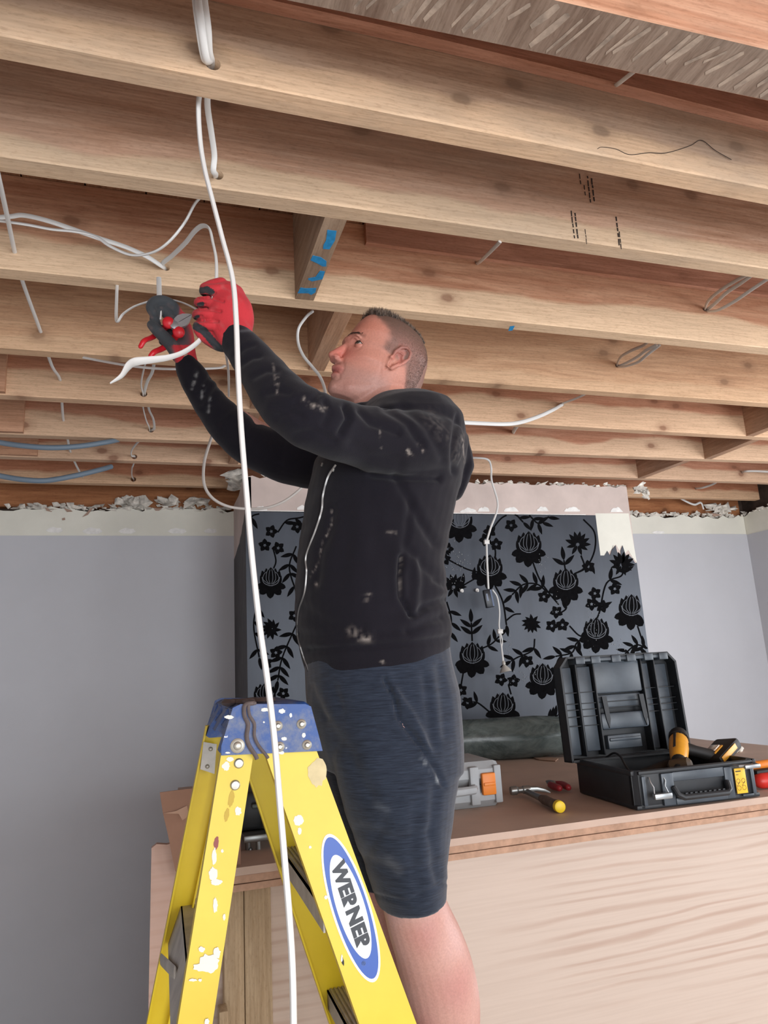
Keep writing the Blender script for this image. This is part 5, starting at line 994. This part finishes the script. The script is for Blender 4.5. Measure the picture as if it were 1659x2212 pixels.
# eyes
for sg in (1, -1):
    c = H(89, .5, sg * 30); b = MB(); b.ball(c, .0116, 14); eo = b.build('eyeball', plain('eye_white', srgb(190, 174, 166), .25), BO); gz = (f_ * .80 + u_ * .30 + s_ * .50).normalized()
    b = MB(); b.lathe(c + gz * .0104, gz, [(0, .0058), (.0012, .0056), (.0017, .004), (.0018, .0005)], 18); b.build('iris', plain('grey_brown_iris', srgb(70, 64, 56), .15), BO)
    b = MB(); b.lathe(c + gz * .0119, gz, [(0, .0026), (.0005, .0024), (.0006, .0003)], 14); b.build('pupil', plain('pupil_black', (.005, .005, .005), .1), BO)
    # lids: upper and lower shells closing over the ball, leaving an almond opening
    g0 = (f_ * .90 + s_ * .42 * sg + u_ * .02).normalized(); hh = (s_ * sg - g0 * (s_ * sg).dot(g0)).normalized(); uu_ = hh.cross(g0); uu_ = uu_ if uu_.dot(u_) > 0 else -uu_
    edge = {}
    for um, op in ((1, .40), (-1, .26)):
        P = []; na, ne = 25, 7; edge[um] = []
        for i in range(na):
            a = -1.5 + 3.0 * i / (na - 1); o_ = op * max(0, math.cos(a * 1.42)) ** .8
            for j in range(ne):
                e = um * (o_ + (1.5 - o_) * j / (ne - 1)); d = (g0 * math.cos(a) + hh * math.sin(a)) * math.cos(e) + uu_ * math.sin(e); p = c + d * .01245; P.append(p)
                if j == 0: edge[um].append(p)
        b = MB(); b.add(P, [(i * ne + j, i * ne + j + 1, (i + 1) * ne + j + 1, (i + 1) * ne + j) for i in range(na - 1) for j in range(ne - 1)])
        eo2 = b.build('eyelid', plain('eyelid_skin', srgb(190, 124, 106), .5), BO); sm = eo2.modifiers.new('s', 'SOLIDIFY'); sm.thickness = .0012; sm.offset = -1
    b = MB(); b.tube([p + (p - c).normalized() * .0003 for p in edge[1][4:-3]], .0007, 6); b.build('lash_line', plain('dark_lashes', srgb(44, 30, 26), .6), BO)
# eyebrow hairs, cropped hair on top
rr = random.Random(11); b = MB(); m_hair = plain('brown_grey_hair', srgb(98, 82, 70), .6, 0, 90, .45)
def blade(b, p, d, ln, w, bend): 
    sd = d.cross(V((rr.uniform(-1, 1), rr.uniform(-1, 1), rr.uniform(-1, 1)))).normalized() * w; q = p + d * ln * .55 + bend * ln * .1; e = p + d * ln + bend * ln * .4
    b.add([p - sd, p + sd, q + sd * .7, q - sd * .7, e], [(0, 1, 2, 3), (3, 2, 4)])
from mathutils.bvhtree import BVHTree
tr = BVHTree.FromPolygons([tuple(v) for v in A], [tuple(p.vertices) for p in BODY.polygons])
def onskin(f, u, s, out=1.6):
    o = H(0, 30, 0) if u > 20 else H(30, u, 0); d = (H(f, u, s) - o); r = tr.ray_cast(o + d * out + d.normalized() * .05, -d.normalized()); return r[0], r[1]
for sg in (1, -1):
    b = MB()
    for k in range(520):
        s = rr.uniform(8, 40) * sg; p, n = onskin(106 - abs(abs(s) - 15) * .25, 17 + 3.5 * math.sin((abs(s) - 8) / 32 * 2.6) + rr.gauss(0, 2.0), s)
        if p: blade(b, p - n * .0005, (n * .5 + s_ * sg * .8 + u_ * .35 - f_ * .3).normalized(), rr.uniform(.004, .007), .0004, -n)
    b.build('eyebrow', plain('dark_brow_hair', srgb(62, 44, 36), .6), BO, smooth=False)
b = MB(); cnt = 0
while cnt < 7000:
    a = rr.uniform(-1, 1); t = rr.uniform(-1, 1); f = 22 + t * 82; s = a * 66; u = 110
    lim = 62 + (f - 20) * .02
    o = H(20, 20, 0); d = (H(f, 95, s) - o).normalized(); r = tr.ray_cast(o + d * .3, -d)
    cnt += 1
    if not r[0]: continue
    p, n = r[0], r[1]; q = (p - HO) / K; uf, ff_, sf = q.dot(u_), q.dot(f_), q.dot(s_)
    lo = 56 + max(0, (-ff_) * .15) + (4 if ff_ > 80 else 0) + rr.uniform(-7, 7)
    if uf < lo: continue
    top = min(1, max(0, (uf - 58) / 30)); frt = min(1, max(0, (ff_ - 20) / 70))
    ln_h = .003 + .004 * top + .006 * frt * top
    blade(b, p - n * .0006, (n * (.55 + .5 * frt * top) + f_ * (.35 + .35 * rr.random()) * (1 - .3 * frt) + u_ * .35 * top + V((rr.gauss(0, .2), rr.gauss(0, .2), rr.gauss(0, .15)))).normalized(), ln_h * rr.uniform(.7, 1.25), .00055, u_)
ho = b.build('hair', [m_hair], MAN, smooth=False); ho['label'] = 'short brown hair greying at the front'
b = MB(); cnt = 0
for _ in range(14000):
    f = rr.uniform(-80, 60); u = rr.uniform(-50, 66); sg = rr.choice((1, 1, 1, -1)); o = H(0, u, 0); d = (H(f, u, 72 * sg) - o).normalized(); r = tr.ray_cast(o + d * .3, -d)
    if not r[0]: continue
    p, n = r[0], r[1]; q = (p - HO) / K; uf, ff_ = q.dot(u_), q.dot(f_)
    if ff_ > np.interp(uf, [-70, -40, -20, 5, 25, 45, 70], [-40, -22, -12, 50, 42, 50, 76]) or (-38 < uf < 26 and -12 < ff_ < 38) : continue
    if uf < -8 and ff_ > -14: continue
    blade(b, p - n * .0004, (n * .5 - u_ * .6 - f_ * .3 + V((rr.gauss(0, .15), rr.gauss(0, .15), rr.gauss(0, .15)))).normalized(), rr.uniform(.0012, .0026), .00022, -u_)
b.build('cropped_side_hair', plain('cropped_side_hair', srgb(104, 84, 76), .7), MAN, smooth=False)
# ---- hoodie
b = MB()
T = [((672, 1482), (958, 1412), .150), ((658, 1462), (963, 1396), .158), ((644, 1400), (963, 1352), .166), ((637, 1352), (952, 1318), .163), ((633, 1300), (955, 1278), .163), ((634, 1240), (950, 1225), .168), ((640, 1170), (960, 1165), .176), ((652, 1100), (976, 1095), .182), ((660, 1040), (992, 1040), .188), ((674, 985), (1000, 985), .195), ((705, 940), (990, 935), .192), ((742, 905), (968, 900), .165), ((768, 884), (930, 880), .12), ((780, 874), (902, 873), .085)]
R = [ring_px(l, r, bb) for l, r, bb in T]; loft(b, R)
px_tube(b, [(508, 728, 1.303, 70), (520, 745, 1.30, 78), (545, 778, 1.285, 88), (576, 817, 1.265, 103), (612, 860, 1.235, 117), (655, 896, 1.22, 127), (710, 924, 1.23, 132), (770, 942, 1.25, 130), (830, 953, 1.265, 137), (888, 958, 1.285, 146), (930, 962, 1.31, 142)], 28)
px_tube(b, [(402, 786, 1.555, 46), (412, 806, 1.565, 56), (440, 850, 1.59, 66), (478, 902, 1.64, 84), (530, 950, 1.67, 96), (600, 985, 1.68, 108), (680, 1000, 1.665, 116), (770, 985, 1.64, 124), (850, 965, 1.60, 130)], 24)
b.capsule([at(962, 925, 1.37), at(985, 985, 1.40), at(988, 1030, 1.45), at(982, 1000, 1.53), at(955, 940, 1.57)], [.026, .030, .032, .030, .026], 16)      # hood folded on the back
b.capsule([at(975, 960, 1.45), at(992, 1020, 1.45), at(982, 1068, 1.45)], [.03, .026, .015], 14, (0, 1, 0), 2.6)
b.capsule([at(780, 884, 1.385), at(835, 883, 1.375), at(880, 880, 1.40), at(900, 884, 1.45), at(880, 880, 1.50), at(830, 880, 1.53), at(775, 878, 1.51), at(762, 888, 1.45), at(780, 884, 1.385)], [.016] * 9, 12)   # collar
HOOD = remeshed(b, .0042, 5, .6)
A, Nn = arr(HOOD); X, Y_ = pix_np(A); fc = facing(A, Nn)
nearS = fc & (A[:, 1] < 1.47)
n_a = vnoise(A, 9, 1); n_b = vnoise(A * np.array([1, 1, 2.2]), 18, 7)
A += Nn * (.0035 * n_a + .0022 * n_b)[:, None]
def fold(pl, w, d, m=None):
    D = seg_d(X, Y_, pl); k = np.exp(-(D / (w * 1.5)) ** 2) * d * .00135 - np.exp(-(D / (w * 4)) ** 2) * d * .0005; A[:] -= Nn * (k * (nearS if m is None else m))[:, None]
c8 = lambda L_: [(x / 2.7644 + 600, y / 2.7644 + 900) for x, y in L_]
arm = nearS & (A[:, 1] < 1.33)
for pl, w, d in (([(745, 880), (752, 905), (735, 935)], 5, 9), ([(775, 890), (800, 915), (860, 935)], 5, 5), ([(830, 885), (880, 915), (910, 960)], 6, 5), ([(870, 880), (925, 925), (955, 990)], 7, 4), ([(700, 868), (712, 895), (700, 915)], 5, 4), ([(690, 850), (670, 870)], 5, 4),
                 ([(600, 900), (625, 890), (650, 900)], 6, 4), ([(575, 850), (600, 845), (625, 850)], 5, 3.5), ([(550, 815), (575, 800), (600, 800)], 5, 3.5), ([(520, 790), (545, 772), (560, 770)], 4, 3), ([(505, 770), (530, 750), (548, 745)], 4, 2.5), ([(640, 940), (680, 930), (720, 950)], 7, 3), ([(760, 960), (800, 985), (860, 1000)], 9, 3), ([(590, 880), (620, 880), (640, 870)], 4, 3), ([(985, 900), (975, 960), (978, 1020)], 4, 5)): fold(pl, w, d, arm)
tor = nearS & (A[:, 2] < 1.86)
for pl, w, d in ((c8([(560, 350), (700, 365), (960, 372)]), 5, 8), (c8([(700, 360), (770, 480), (860, 640), (940, 760)]), 7, 6), (c8([(790, 520), (770, 700), (740, 900)]), 6, 4), (c8([(735, 840), (725, 960), (735, 1080), (790, 1180)]), 4, 10), (c8([(820, 860), (830, 1000), (810, 1160)]), 7, -6), (c8([(790, 800), (860, 880), (960, 960)]), 7, 5),
                 (c8([(990, 1090), (880, 1130), (800, 1190)]), 6, 7), (c8([(970, 1200), (880, 1230), (780, 1280)]), 7, 6), (c8([(1000, 1320), (850, 1345), (560, 1370), (180, 1395)]), 5, 5), (c8([(600, 1290), (760, 1270)]), 7, 3), (c8([(330, 560), (320, 660), (260, 780), (230, 1000)]), 7, 4), (c8([(400, 420), (420, 700), (380, 1000)]), 14, 3), (c8([(550, 500), (600, 800)]), 16, 3), (c8([(150, 1150), (300, 1240), (500, 1260)]), 9, 3.5), (c8([(130, 1300), (400, 1330)]), 8, 3), (c8([(940, 980), (985, 1010)]), 5, 4)): fold(pl, w, d, tor)
fa = fc & (A[:, 1] > 1.47) & (X < 690)
for pl, w, d in (([(425, 800), (410, 830)], 4, 3), ([(455, 815), (430, 850)], 5, 4), ([(470, 840), (440, 880)], 5, 4), ([(520, 880), (480, 915)], 6, 4), ([(560, 900), (530, 960)], 7, 4), ([(620, 940), (600, 1000)], 8, 4)): fold(pl, w, d, fa)
setco(HOOD, A); A, Nn = arr(HOOD); X, Y_ = pix_np(A); fc = facing(A, Nn) & (A[:, 1] < 1.5)
C = np.tile(np.array(srgb(23, 21, 28)), (len(A), 1)); tint(np.clip(vnoise(A, 7, 5), 0, 1), srgb(30, 28, 36), .6)
dn = np.clip(vnoise(A, 120, 3) * 1.8 + .35, 0, 1)
for pl, w, k in ((c8([(610, 60), (620, 190)]), 1.6, .4), (c8([(775, 200), (800, 240)]), 3.2, .6), (c8([(840, 165), (865, 205)]), 3, .6), (hpx([(150, 990), (145, 1030)]), 2.6, .5), (hpx([(200, 1050), (270, 1075), (345, 1100)]), 4, .75), (hpx([(225, 855), (260, 920)]), 1.2, .7), (c8([(325, 560), (322, 640), (290, 715)]), 2.0, .5), (c8([(270, 740), (240, 880), (190, 960)]), 2.0, .4), (c8([(230, 1000), (238, 1005)]), 3, .55), (c8([(505, 1085), (545, 1065), (530, 1090)]), 4, .5), (c8([(660, 695), (700, 695)]), 4, .3), (c8([(440, 1280), (540, 1330)]), 9, .35), (c8([(480, 1330), (540, 1325)]), 4, .4), (c8([(620, 1458), (628, 1462)]), 3.6, .95), (c8([(735, 840), (725, 960), (735, 1080)]), 1.5, .3),
                  ([(1000, 940), (985, 990)], 9, .14), ([(930, 900), (960, 940)], 16, .1), ([(590, 780), (594, 830)], 2, .5), ([(601, 812), (598, 850)], 2, .5), ([(1000, 950), (1003, 1000)], 2, .5)): tint(np.exp(-(seg_d(X, Y_, pl) / w) ** 2) * dn * fc, srgb(168, 158, 150), k)
far_cuff = (A[:, 1] > 1.5) & (Y_ < 900) & (X < 480)
for pl in ([(425, 805), (415, 840)], [(440, 835), (436, 860)], [(455, 860), (450, 890)]): tint(np.exp(-(seg_d(X, Y_, pl) / 3) ** 2) * dn * far_cuff, srgb(150, 150, 150), .55)
tint(np.exp(-(seg_d(X, Y_, [(520, 715), (560, 712)]) / 3) ** 2) * fc, srgb(120, 120, 125), .3)
setcol(HOOD, C); m_cloth = vcol('black_sweat_cloth', .9, .12, 500, .25, spec=.15); HO_ = finish(HOOD, 'hoodie', m_cloth, MAN); HO_['label'] = 'black zip-up hoodie with plaster marks'
trh = BVHTree.FromPolygons([tuple(v) for v in A], [tuple(p.vertices) for p in HOOD.polygons])
def drape(pl, off, k=6):
    out = []
    for p in catmull([V((x, y, 0)) for x, y in pl], k):
        d = ray(p.x, p.y).normalized(); r = trh.ray_cast(CAM, d)
        if r[0]: out.append(r[0] - d * off)
    return out
zp = c8([(345, 290), (300, 360), (270, 470), (262, 560), (225, 680), (170, 830), (172, 930), (160, 1050), (125, 1160), (118, 1290), (135, 1370), (160, 1450), (185, 1520), (178, 1590)])
b = MB(); c = drape(zp, .0006, 10); b.tube(c, .0034, 8, (0, -1, 0), .4); zo = b.build('zip_tape', plain('black_zip_tape', srgb(24, 24, 28), .7), HO_)
b = MB(); c = drape(zp, .0014, 26)
for i in range(0, len(c) - 1, 1): 
    p = c[i]; t2 = (c[i + 1] - c[i]).normalized(); n2 = t2.cross(V((0, 1, 0))).normalized(); b.box((-.0018, -.0012, -.0009), (.0018, .0012, .0009), (p, n2, n2.cross(t2).normalized(), t2))
b.build('zip_teeth', plain('silver_zip', srgb(150, 148, 146), .4, .5), HO_, smooth=False)
for x, y in c8([(268, 278), (335, 310)]):
    c = drape([(x, y), (x - 2, y + 6)], .003, 2); b = MB(); b.tube(c, .0022, 8); b.build('zip_pull', plain('silver_zip_pull', srgb(200, 198, 190), .3, .8), HO_)
# ---- shorts
b = MB()
S_T = [((652, 1425), (962, 1392), .150), ((654, 1450), (968, 1430), .156), ((656, 1500), (984, 1490), .165), ((664, 1560), (990, 1555), .170), ((676, 1620), (992, 1615), .172), ((690, 1665), (990, 1660), .168)]
loft(b, [ring_px(l, r, bb) for l, r, bb in S_T])
def leg_ring(l, r, Y, bb): return ring_px(l, r, bb, Y, 36, 2.0)
loft(b, [leg_ring(l, r, 1.372, bb) for l, r, bb in (((716, 1560), (992, 1560), .09), ((716, 1640), (990, 1640), .095), ((728, 1700), (985, 1700), .098), ((745, 1760), (976, 1756), .098), ((768, 1820), (968, 1812), .095), ((786, 1870), (963, 1860), .092), ((800, 1920), (961, 1900), .090), ((812, 1958), (962, 1928), .088), ((815, 1967), (961, 1932), .086))])
loft(b, [leg_ring(l, r, 1.545, bb) for l, r, bb in (((680, 1560), (940, 1560), .085), ((690, 1640), (930, 1640), .09), ((705, 1700), (920, 1700), .09), ((728, 1780), (905, 1780), .088), ((748, 1860), (900, 1855), .085), ((762, 1915), (898, 1900), .083))])
SH = remeshed(b, .0042, 5, .6); A, Nn = arr(SH); X, Y_ = pix_np(A); nearS = facing(A, Nn) & (A[:, 1] < 1.46)
A += Nn * (.0030 * vnoise(A * np.array([1, 1, .7]), 9, 4) + .0016 * vnoise(A, 20, 8))[:, None]
for pl, w, d in ((c8([(640, 1570), (700, 1690), (720, 1800), (800, 1900), (880, 2000)]), 4, 9), (c8([(870, 1990), (940, 2100), (985, 2200)]), 4, 5), (c8([(700, 1640), (800, 1780), (860, 1900), (880, 1990)]), 6, -6), (c8([(960, 1500), (990, 1700), (1000, 1900)]), 8, 4), (c8([(880, 1560), (900, 1750), (930, 1950)]), 8, 3.5), (c8([(200, 1620), (280, 1800)]), 7, 4), (c8([(330, 1610), (380, 1750)]), 8, 3), ([(700, 1560), (760, 1640), (800, 1720)], 12, 4), ([(940, 1700), (930, 1800), (945, 1900)], 8, 4), ([(900, 1740), (890, 1850), (905, 1930)], 10, 3), ([(800, 1860), (860, 1885), (950, 1870)], 9, 3), ([(800, 1930), (880, 1948), (962, 1905)], 3, 2.5), ([(780, 1790), (850, 1815), (920, 1800)], 10, 3), ([(830, 1780), (790, 1850)], 9, 3)): fold(pl, w, d)
setco(SH, A); C = np.tile(np.array(srgb(31, 39, 53)), (len(A), 1)); X, Y_ = pix_np(A)
tint(np.exp(-(seg_d(X, Y_, c8([(860, 2040), (960, 2180)])) / 3.5) ** 2) * np.clip(vnoise(A, 90, 1) * 2 + .4, 0, 1), srgb(140, 146, 150), .5); tint(np.exp(-(seg_d(X, Y_, [(815, 1740), (835, 1750)]) / 9) ** 2), srgb(90, 96, 104), .25); tint(np.exp(-(seg_d(X, Y_, [(840, 1860), (860, 1880)]) / 11) ** 2), srgb(92, 96, 104), .3)
setcol(SH, C); m_sh, t, pb = nt('marl_blue_cloth'); a_ = t.nodes.new('ShaderNodeVertexColor'); a_.layer_name = 'Col'; n = noise_t(t, coords(t, (6, 6, 90)), 5, 4, .65); n2 = noise_t(t, coords(t, (20, 20, 160)), 8, 3)
c = mix(t, 1, a_.outputs[0], ramp(t, n, [(.32, (.45, .48, .55)), (.68, (1.75, 1.7, 1.6))]).outputs[0], 'MULTIPLY'); L(t, c, pb.inputs['Base Color']); pb.inputs['Roughness'].default_value = .85; pb.inputs['Sheen Weight'].default_value = .25; pb.inputs['Specular IOR Level'].default_value = .25; bump(t, pb, n2, .3, .001)
so = finish(SH, 'shorts', m_sh, MAN); so['label'] = 'dark blue marl jersey shorts'
# ---- gloves
def glove_col(me, red, dark, masks, dustn=.3):
    A, Nn = arr(me); X, Y_ = pix_np(A); global C; C = np.tile(np.array(red), (len(A), 1)); tint(np.clip(vnoise(A, 40, 2) * 1.5, 0, 1), tuple(x * .6 for x in red), .5)
    for fn in masks: tint(np.clip(fn(A, Nn, X, Y_), 0, 1), dark)
    tint(np.clip(vnoise(A, 70, 9) * 2 - .5, 0, 1), srgb(150, 120, 116), dustn); setcol(me, C)
sig = lambda v, w: 1 / (1 + np.exp(-v / w))
m_glove = vcol('knit_and_rubber_glove', .75, .1, 700, .35, spec=.3); RED = srgb(192, 48, 56); DK_ = srgb(44, 46, 50)
b = MB(); Yg = 1.305
px_tube(b, [(524, 748, 1.30, 64), (514, 738, 1.30, 72), (505, 716, 1.30, 84), (500, 690, 1.303, 98), (495, 664, 1.303, 98), (491, 645, 1.305, 84)], 28, .62)
for base, mid, d in (((490, 626), (446, 627), 24), ((474, 653), (434, 653), 23), ((468, 679), (430, 679), 23), ((466, 703), (431, 703), 21)):
    x0, y0 = base; x1, y1 = mid
    px_tube(b, [(x0, y0, Yg - .006, d + 4), ((x0 + x1) / 2, (y0 + y1) / 2 - 1, Yg - .010, d + 2), (x1, y1, Yg - .002, d + 1), (x1 - 3, y1 + 2, Yg + .018, d), (x1 + 10, y1 + 4, Yg + .034, d - 2), (x1 + 28, y1 + 5, Yg + .036, d - 4), (x1 + 38, y1 + 4, Yg + .026, d - 7)], 16)
px_tube(b, [(478, 612, Yg, 26), (458, 616, Yg + .002, 24), (442, 622, Yg + .004, 22)], 14)
px_tube(b, [(496, 745, Yg + .006, 34), (474, 742, Yg + .012, 34), (450, 730, Yg + .012, 31), (434, 716, Yg + .006, 28), (428, 708, Yg + .0, 24)], 16)     # thumb tucked below the fingers
G1 = remeshed(b, .0018, 3, .5); A, Nn = arr(G1); X, Y_ = pix_np(A); n_ = facing(A, Nn)
cg = lambda L_: [(x / 4.1475 + 230, y / 4.1475 + 560) for x, y in L_]
for pl, w, d in (([(426, 641), (455, 641), (482, 650)], 3.2, 5), ([(420, 667), (450, 667), (476, 672)], 3.2, 5), ([(418, 692), (448, 692), (470, 694)], 3.2, 4.5), (cg([(830, 330), (900, 345), (970, 300)]), 3, 3.5), (cg([(800, 410), (880, 405)]), 3, 3), (cg([(790, 520), (850, 510)]), 3, 3), (cg([(770, 590), (860, 600), (930, 680), (1030, 800)]), 3, 2.2), (cg([(1000, 640), (1100, 690)]), 4, 1), (cg([(1100, 800), (1200, 720), (1290, 650)]), 3, 1.5)):
    D = seg_d(X, Y_, pl); A -= Nn * (np.exp(-(D / w) ** 2) * d * .001 * n_)[:, None]
setco(G1, A)
patch = lambda pl, w: (lambda A, Nn, X, Y_: (seg_d(X, Y_, pl) < w) * 1.0)
glove_col(G1, RED, DK_, [lambda A, Nn, X, Y_: sig(A[:, 1] - (Yg + .013), .002), patch(cg([(850, 280), (900, 270), (940, 295)]), 7), patch(cg([(830, 405), (860, 400)]), 4.5), patch(cg([(800, 520), (820, 512)]), 3.5), patch(cg([(800, 600), (830, 620), (870, 640), (930, 710), (990, 780), (1020, 810)]), 8.5)], .25)
g = finish(G1, 'glove', m_glove, MAN); g['label'] = 'red knit work glove with black palm, closed round the cable'
b = MB(); Yr = 1.553
px_tube(b, [(412, 800, 1.555, 46), (404, 782, 1.552, 46), (396, 758, 1.55, 52), (389, 730, 1.55, 60), (385, 706, 1.552, 58), (386, 692, 1.553, 46)], 24, .62)
px_tube(b, [(392, 705, Yr, 26), (384, 680, Yr - .002, 25), (372, 660, Yr - .008, 24), (352, 650, Yr - .016, 24), (334, 652, Yr - .022, 23), (326, 664, Yr - .028, 22), (332, 678, Yr - .03, 20)], 14)
px_tube(b, [(380, 708, Yr - .004, 25), (366, 684, Yr - .006, 25), (352, 670, Yr - .012, 24), (340, 676, Yr - .018, 23), (334, 690, Yr - .022, 22), (338, 700, Yr - .02, 20)], 14)
px_tube(b, [(376, 730, Yr + .004, 22), (360, 716, Yr + .004, 22), (346, 712, Yr - .004, 20), (342, 722, Yr - .014, 18)], 14)
px_tube(b, [(376, 748, Yr + .006, 20), (364, 738, Yr + .008, 19), (352, 738, Yr - .0, 18)], 12)
px_tube(b, [(386, 770, Yr - .010, 30), (372, 748, Yr - .020, 29), (354, 728, Yr - .034, 27), (338, 712, Yr - .040, 25), (328, 702, Yr - .036, 21)], 16)
G2 = remeshed(b, .0018, 3, .5)
glove_col(G2, RED, srgb(62, 66, 70), [lambda A, Nn, X, Y_: sig(-(X - np.interp(Y_, [640, 700, 740, 800], [392, 384, 372, 382])) + 3 * vnoise(A, 90, 1), 1.5), lambda A, Nn, X, Y_: sig(Yr - .016 - A[:, 1], .002) * (Y_ < 745)], .3)
g = finish(G2, 'glove', m_glove, MAN); g['label'] = 'red work glove with grey-black palm, fingers round the pliers'
# boots on the tread (below the frame)
m_boot = plain('tan_work_boot', srgb(120, 84, 56), .7, 0, 20, .1); m_sole = plain('dark_boot_sole', srgb(30, 28, 26), .8)
for Yb in (1.35, 1.49):
    bb_ = MB(); xh = .56
    bb_.capsule([V((xh, Yb, .60)), V((xh, Yb, .55)), V((xh + .0, Yb, .50))], [.05, .05, .048], 18); bb_.capsule([V((xh + .005, Yb, .495)), V((xh - .08, Yb, .487)), V((xh - .17, Yb, .482))], [.036, .036, .03], 16, (0, 0, 1), .9)
    bt = remeshed(bb_, .005, 3); o = finish(bt, 'boot', m_boot, MAN); b = MB(); b.bbox((xh - .205, Yb - .042, .4526), (xh + .045, Yb + .042, .470), .008); b.build('sole', m_sole, o)
# ---- pliers in the far glove
p0 = at(375, 703, Yr - .045); PL = thing('side_cutters', tuple(p0), 'red-handled side cutters held in the far glove, jaws pointing right', 'pliers')
m_rg = plain('glossy_red_insulation', srgb(214, 36, 48), .35); ax = (at(408, 683, Yr - .05) - at(370, 705, Yr - .045)).normalized(); sx_ = ax.cross(V((0, 1, 0))).normalized()
pc = at(378, 700, Yr - .047)
for sg, endp in ((1, [(366, 698), (352, 712), (330, 728), (312, 736), (304, 748)]), (-1, [(386, 716), (372, 736), (352, 752), (334, 760), (326, 768)])):
    b = MB(); c = catmull([at(x, y, Yr - .046 + .010 * (i > 0) + .02 * (i in (1, 2))) for i, (x, y) in enumerate(endp)], 6); n_c = len(c); b.capsule(c, [.0085 - .003 * i / n_c for i in range(n_c)], 12, (0, 1, 0), .8); b.build('handle', m_rg, PL)
    b = MB(); q = at(*(((364, 697)) if sg == 1 else (386, 717)), Yr - .05); b.ball(q, (.013, .009, .014), 10, (ax, V((0, 1, 0)), sx_)); o = b.build('handle_guard', m_rg, PL)
b = MB(); q = at(378, 702, Yr - .052); b.lathe(q + V((0, .006, 0)), (0, -1, 0), [(0, .011), (.010, .011), (.011, .006)], 18)
for sg in (-1, 1):
    b.prism([q + ax * x + sx_ * (y * sg) + V((0, -.004, 0)) for x, y in ((.0, .0), (.006, .012), (.016, .0145), (.028, .012), (.040, .004), (.043, .0006), (.02, .0006))], (0, .008, 0))
b.build('jaws', plain('bright_steel_jaws', srgb(168, 172, 178), .3, .7), PL, ang=30)
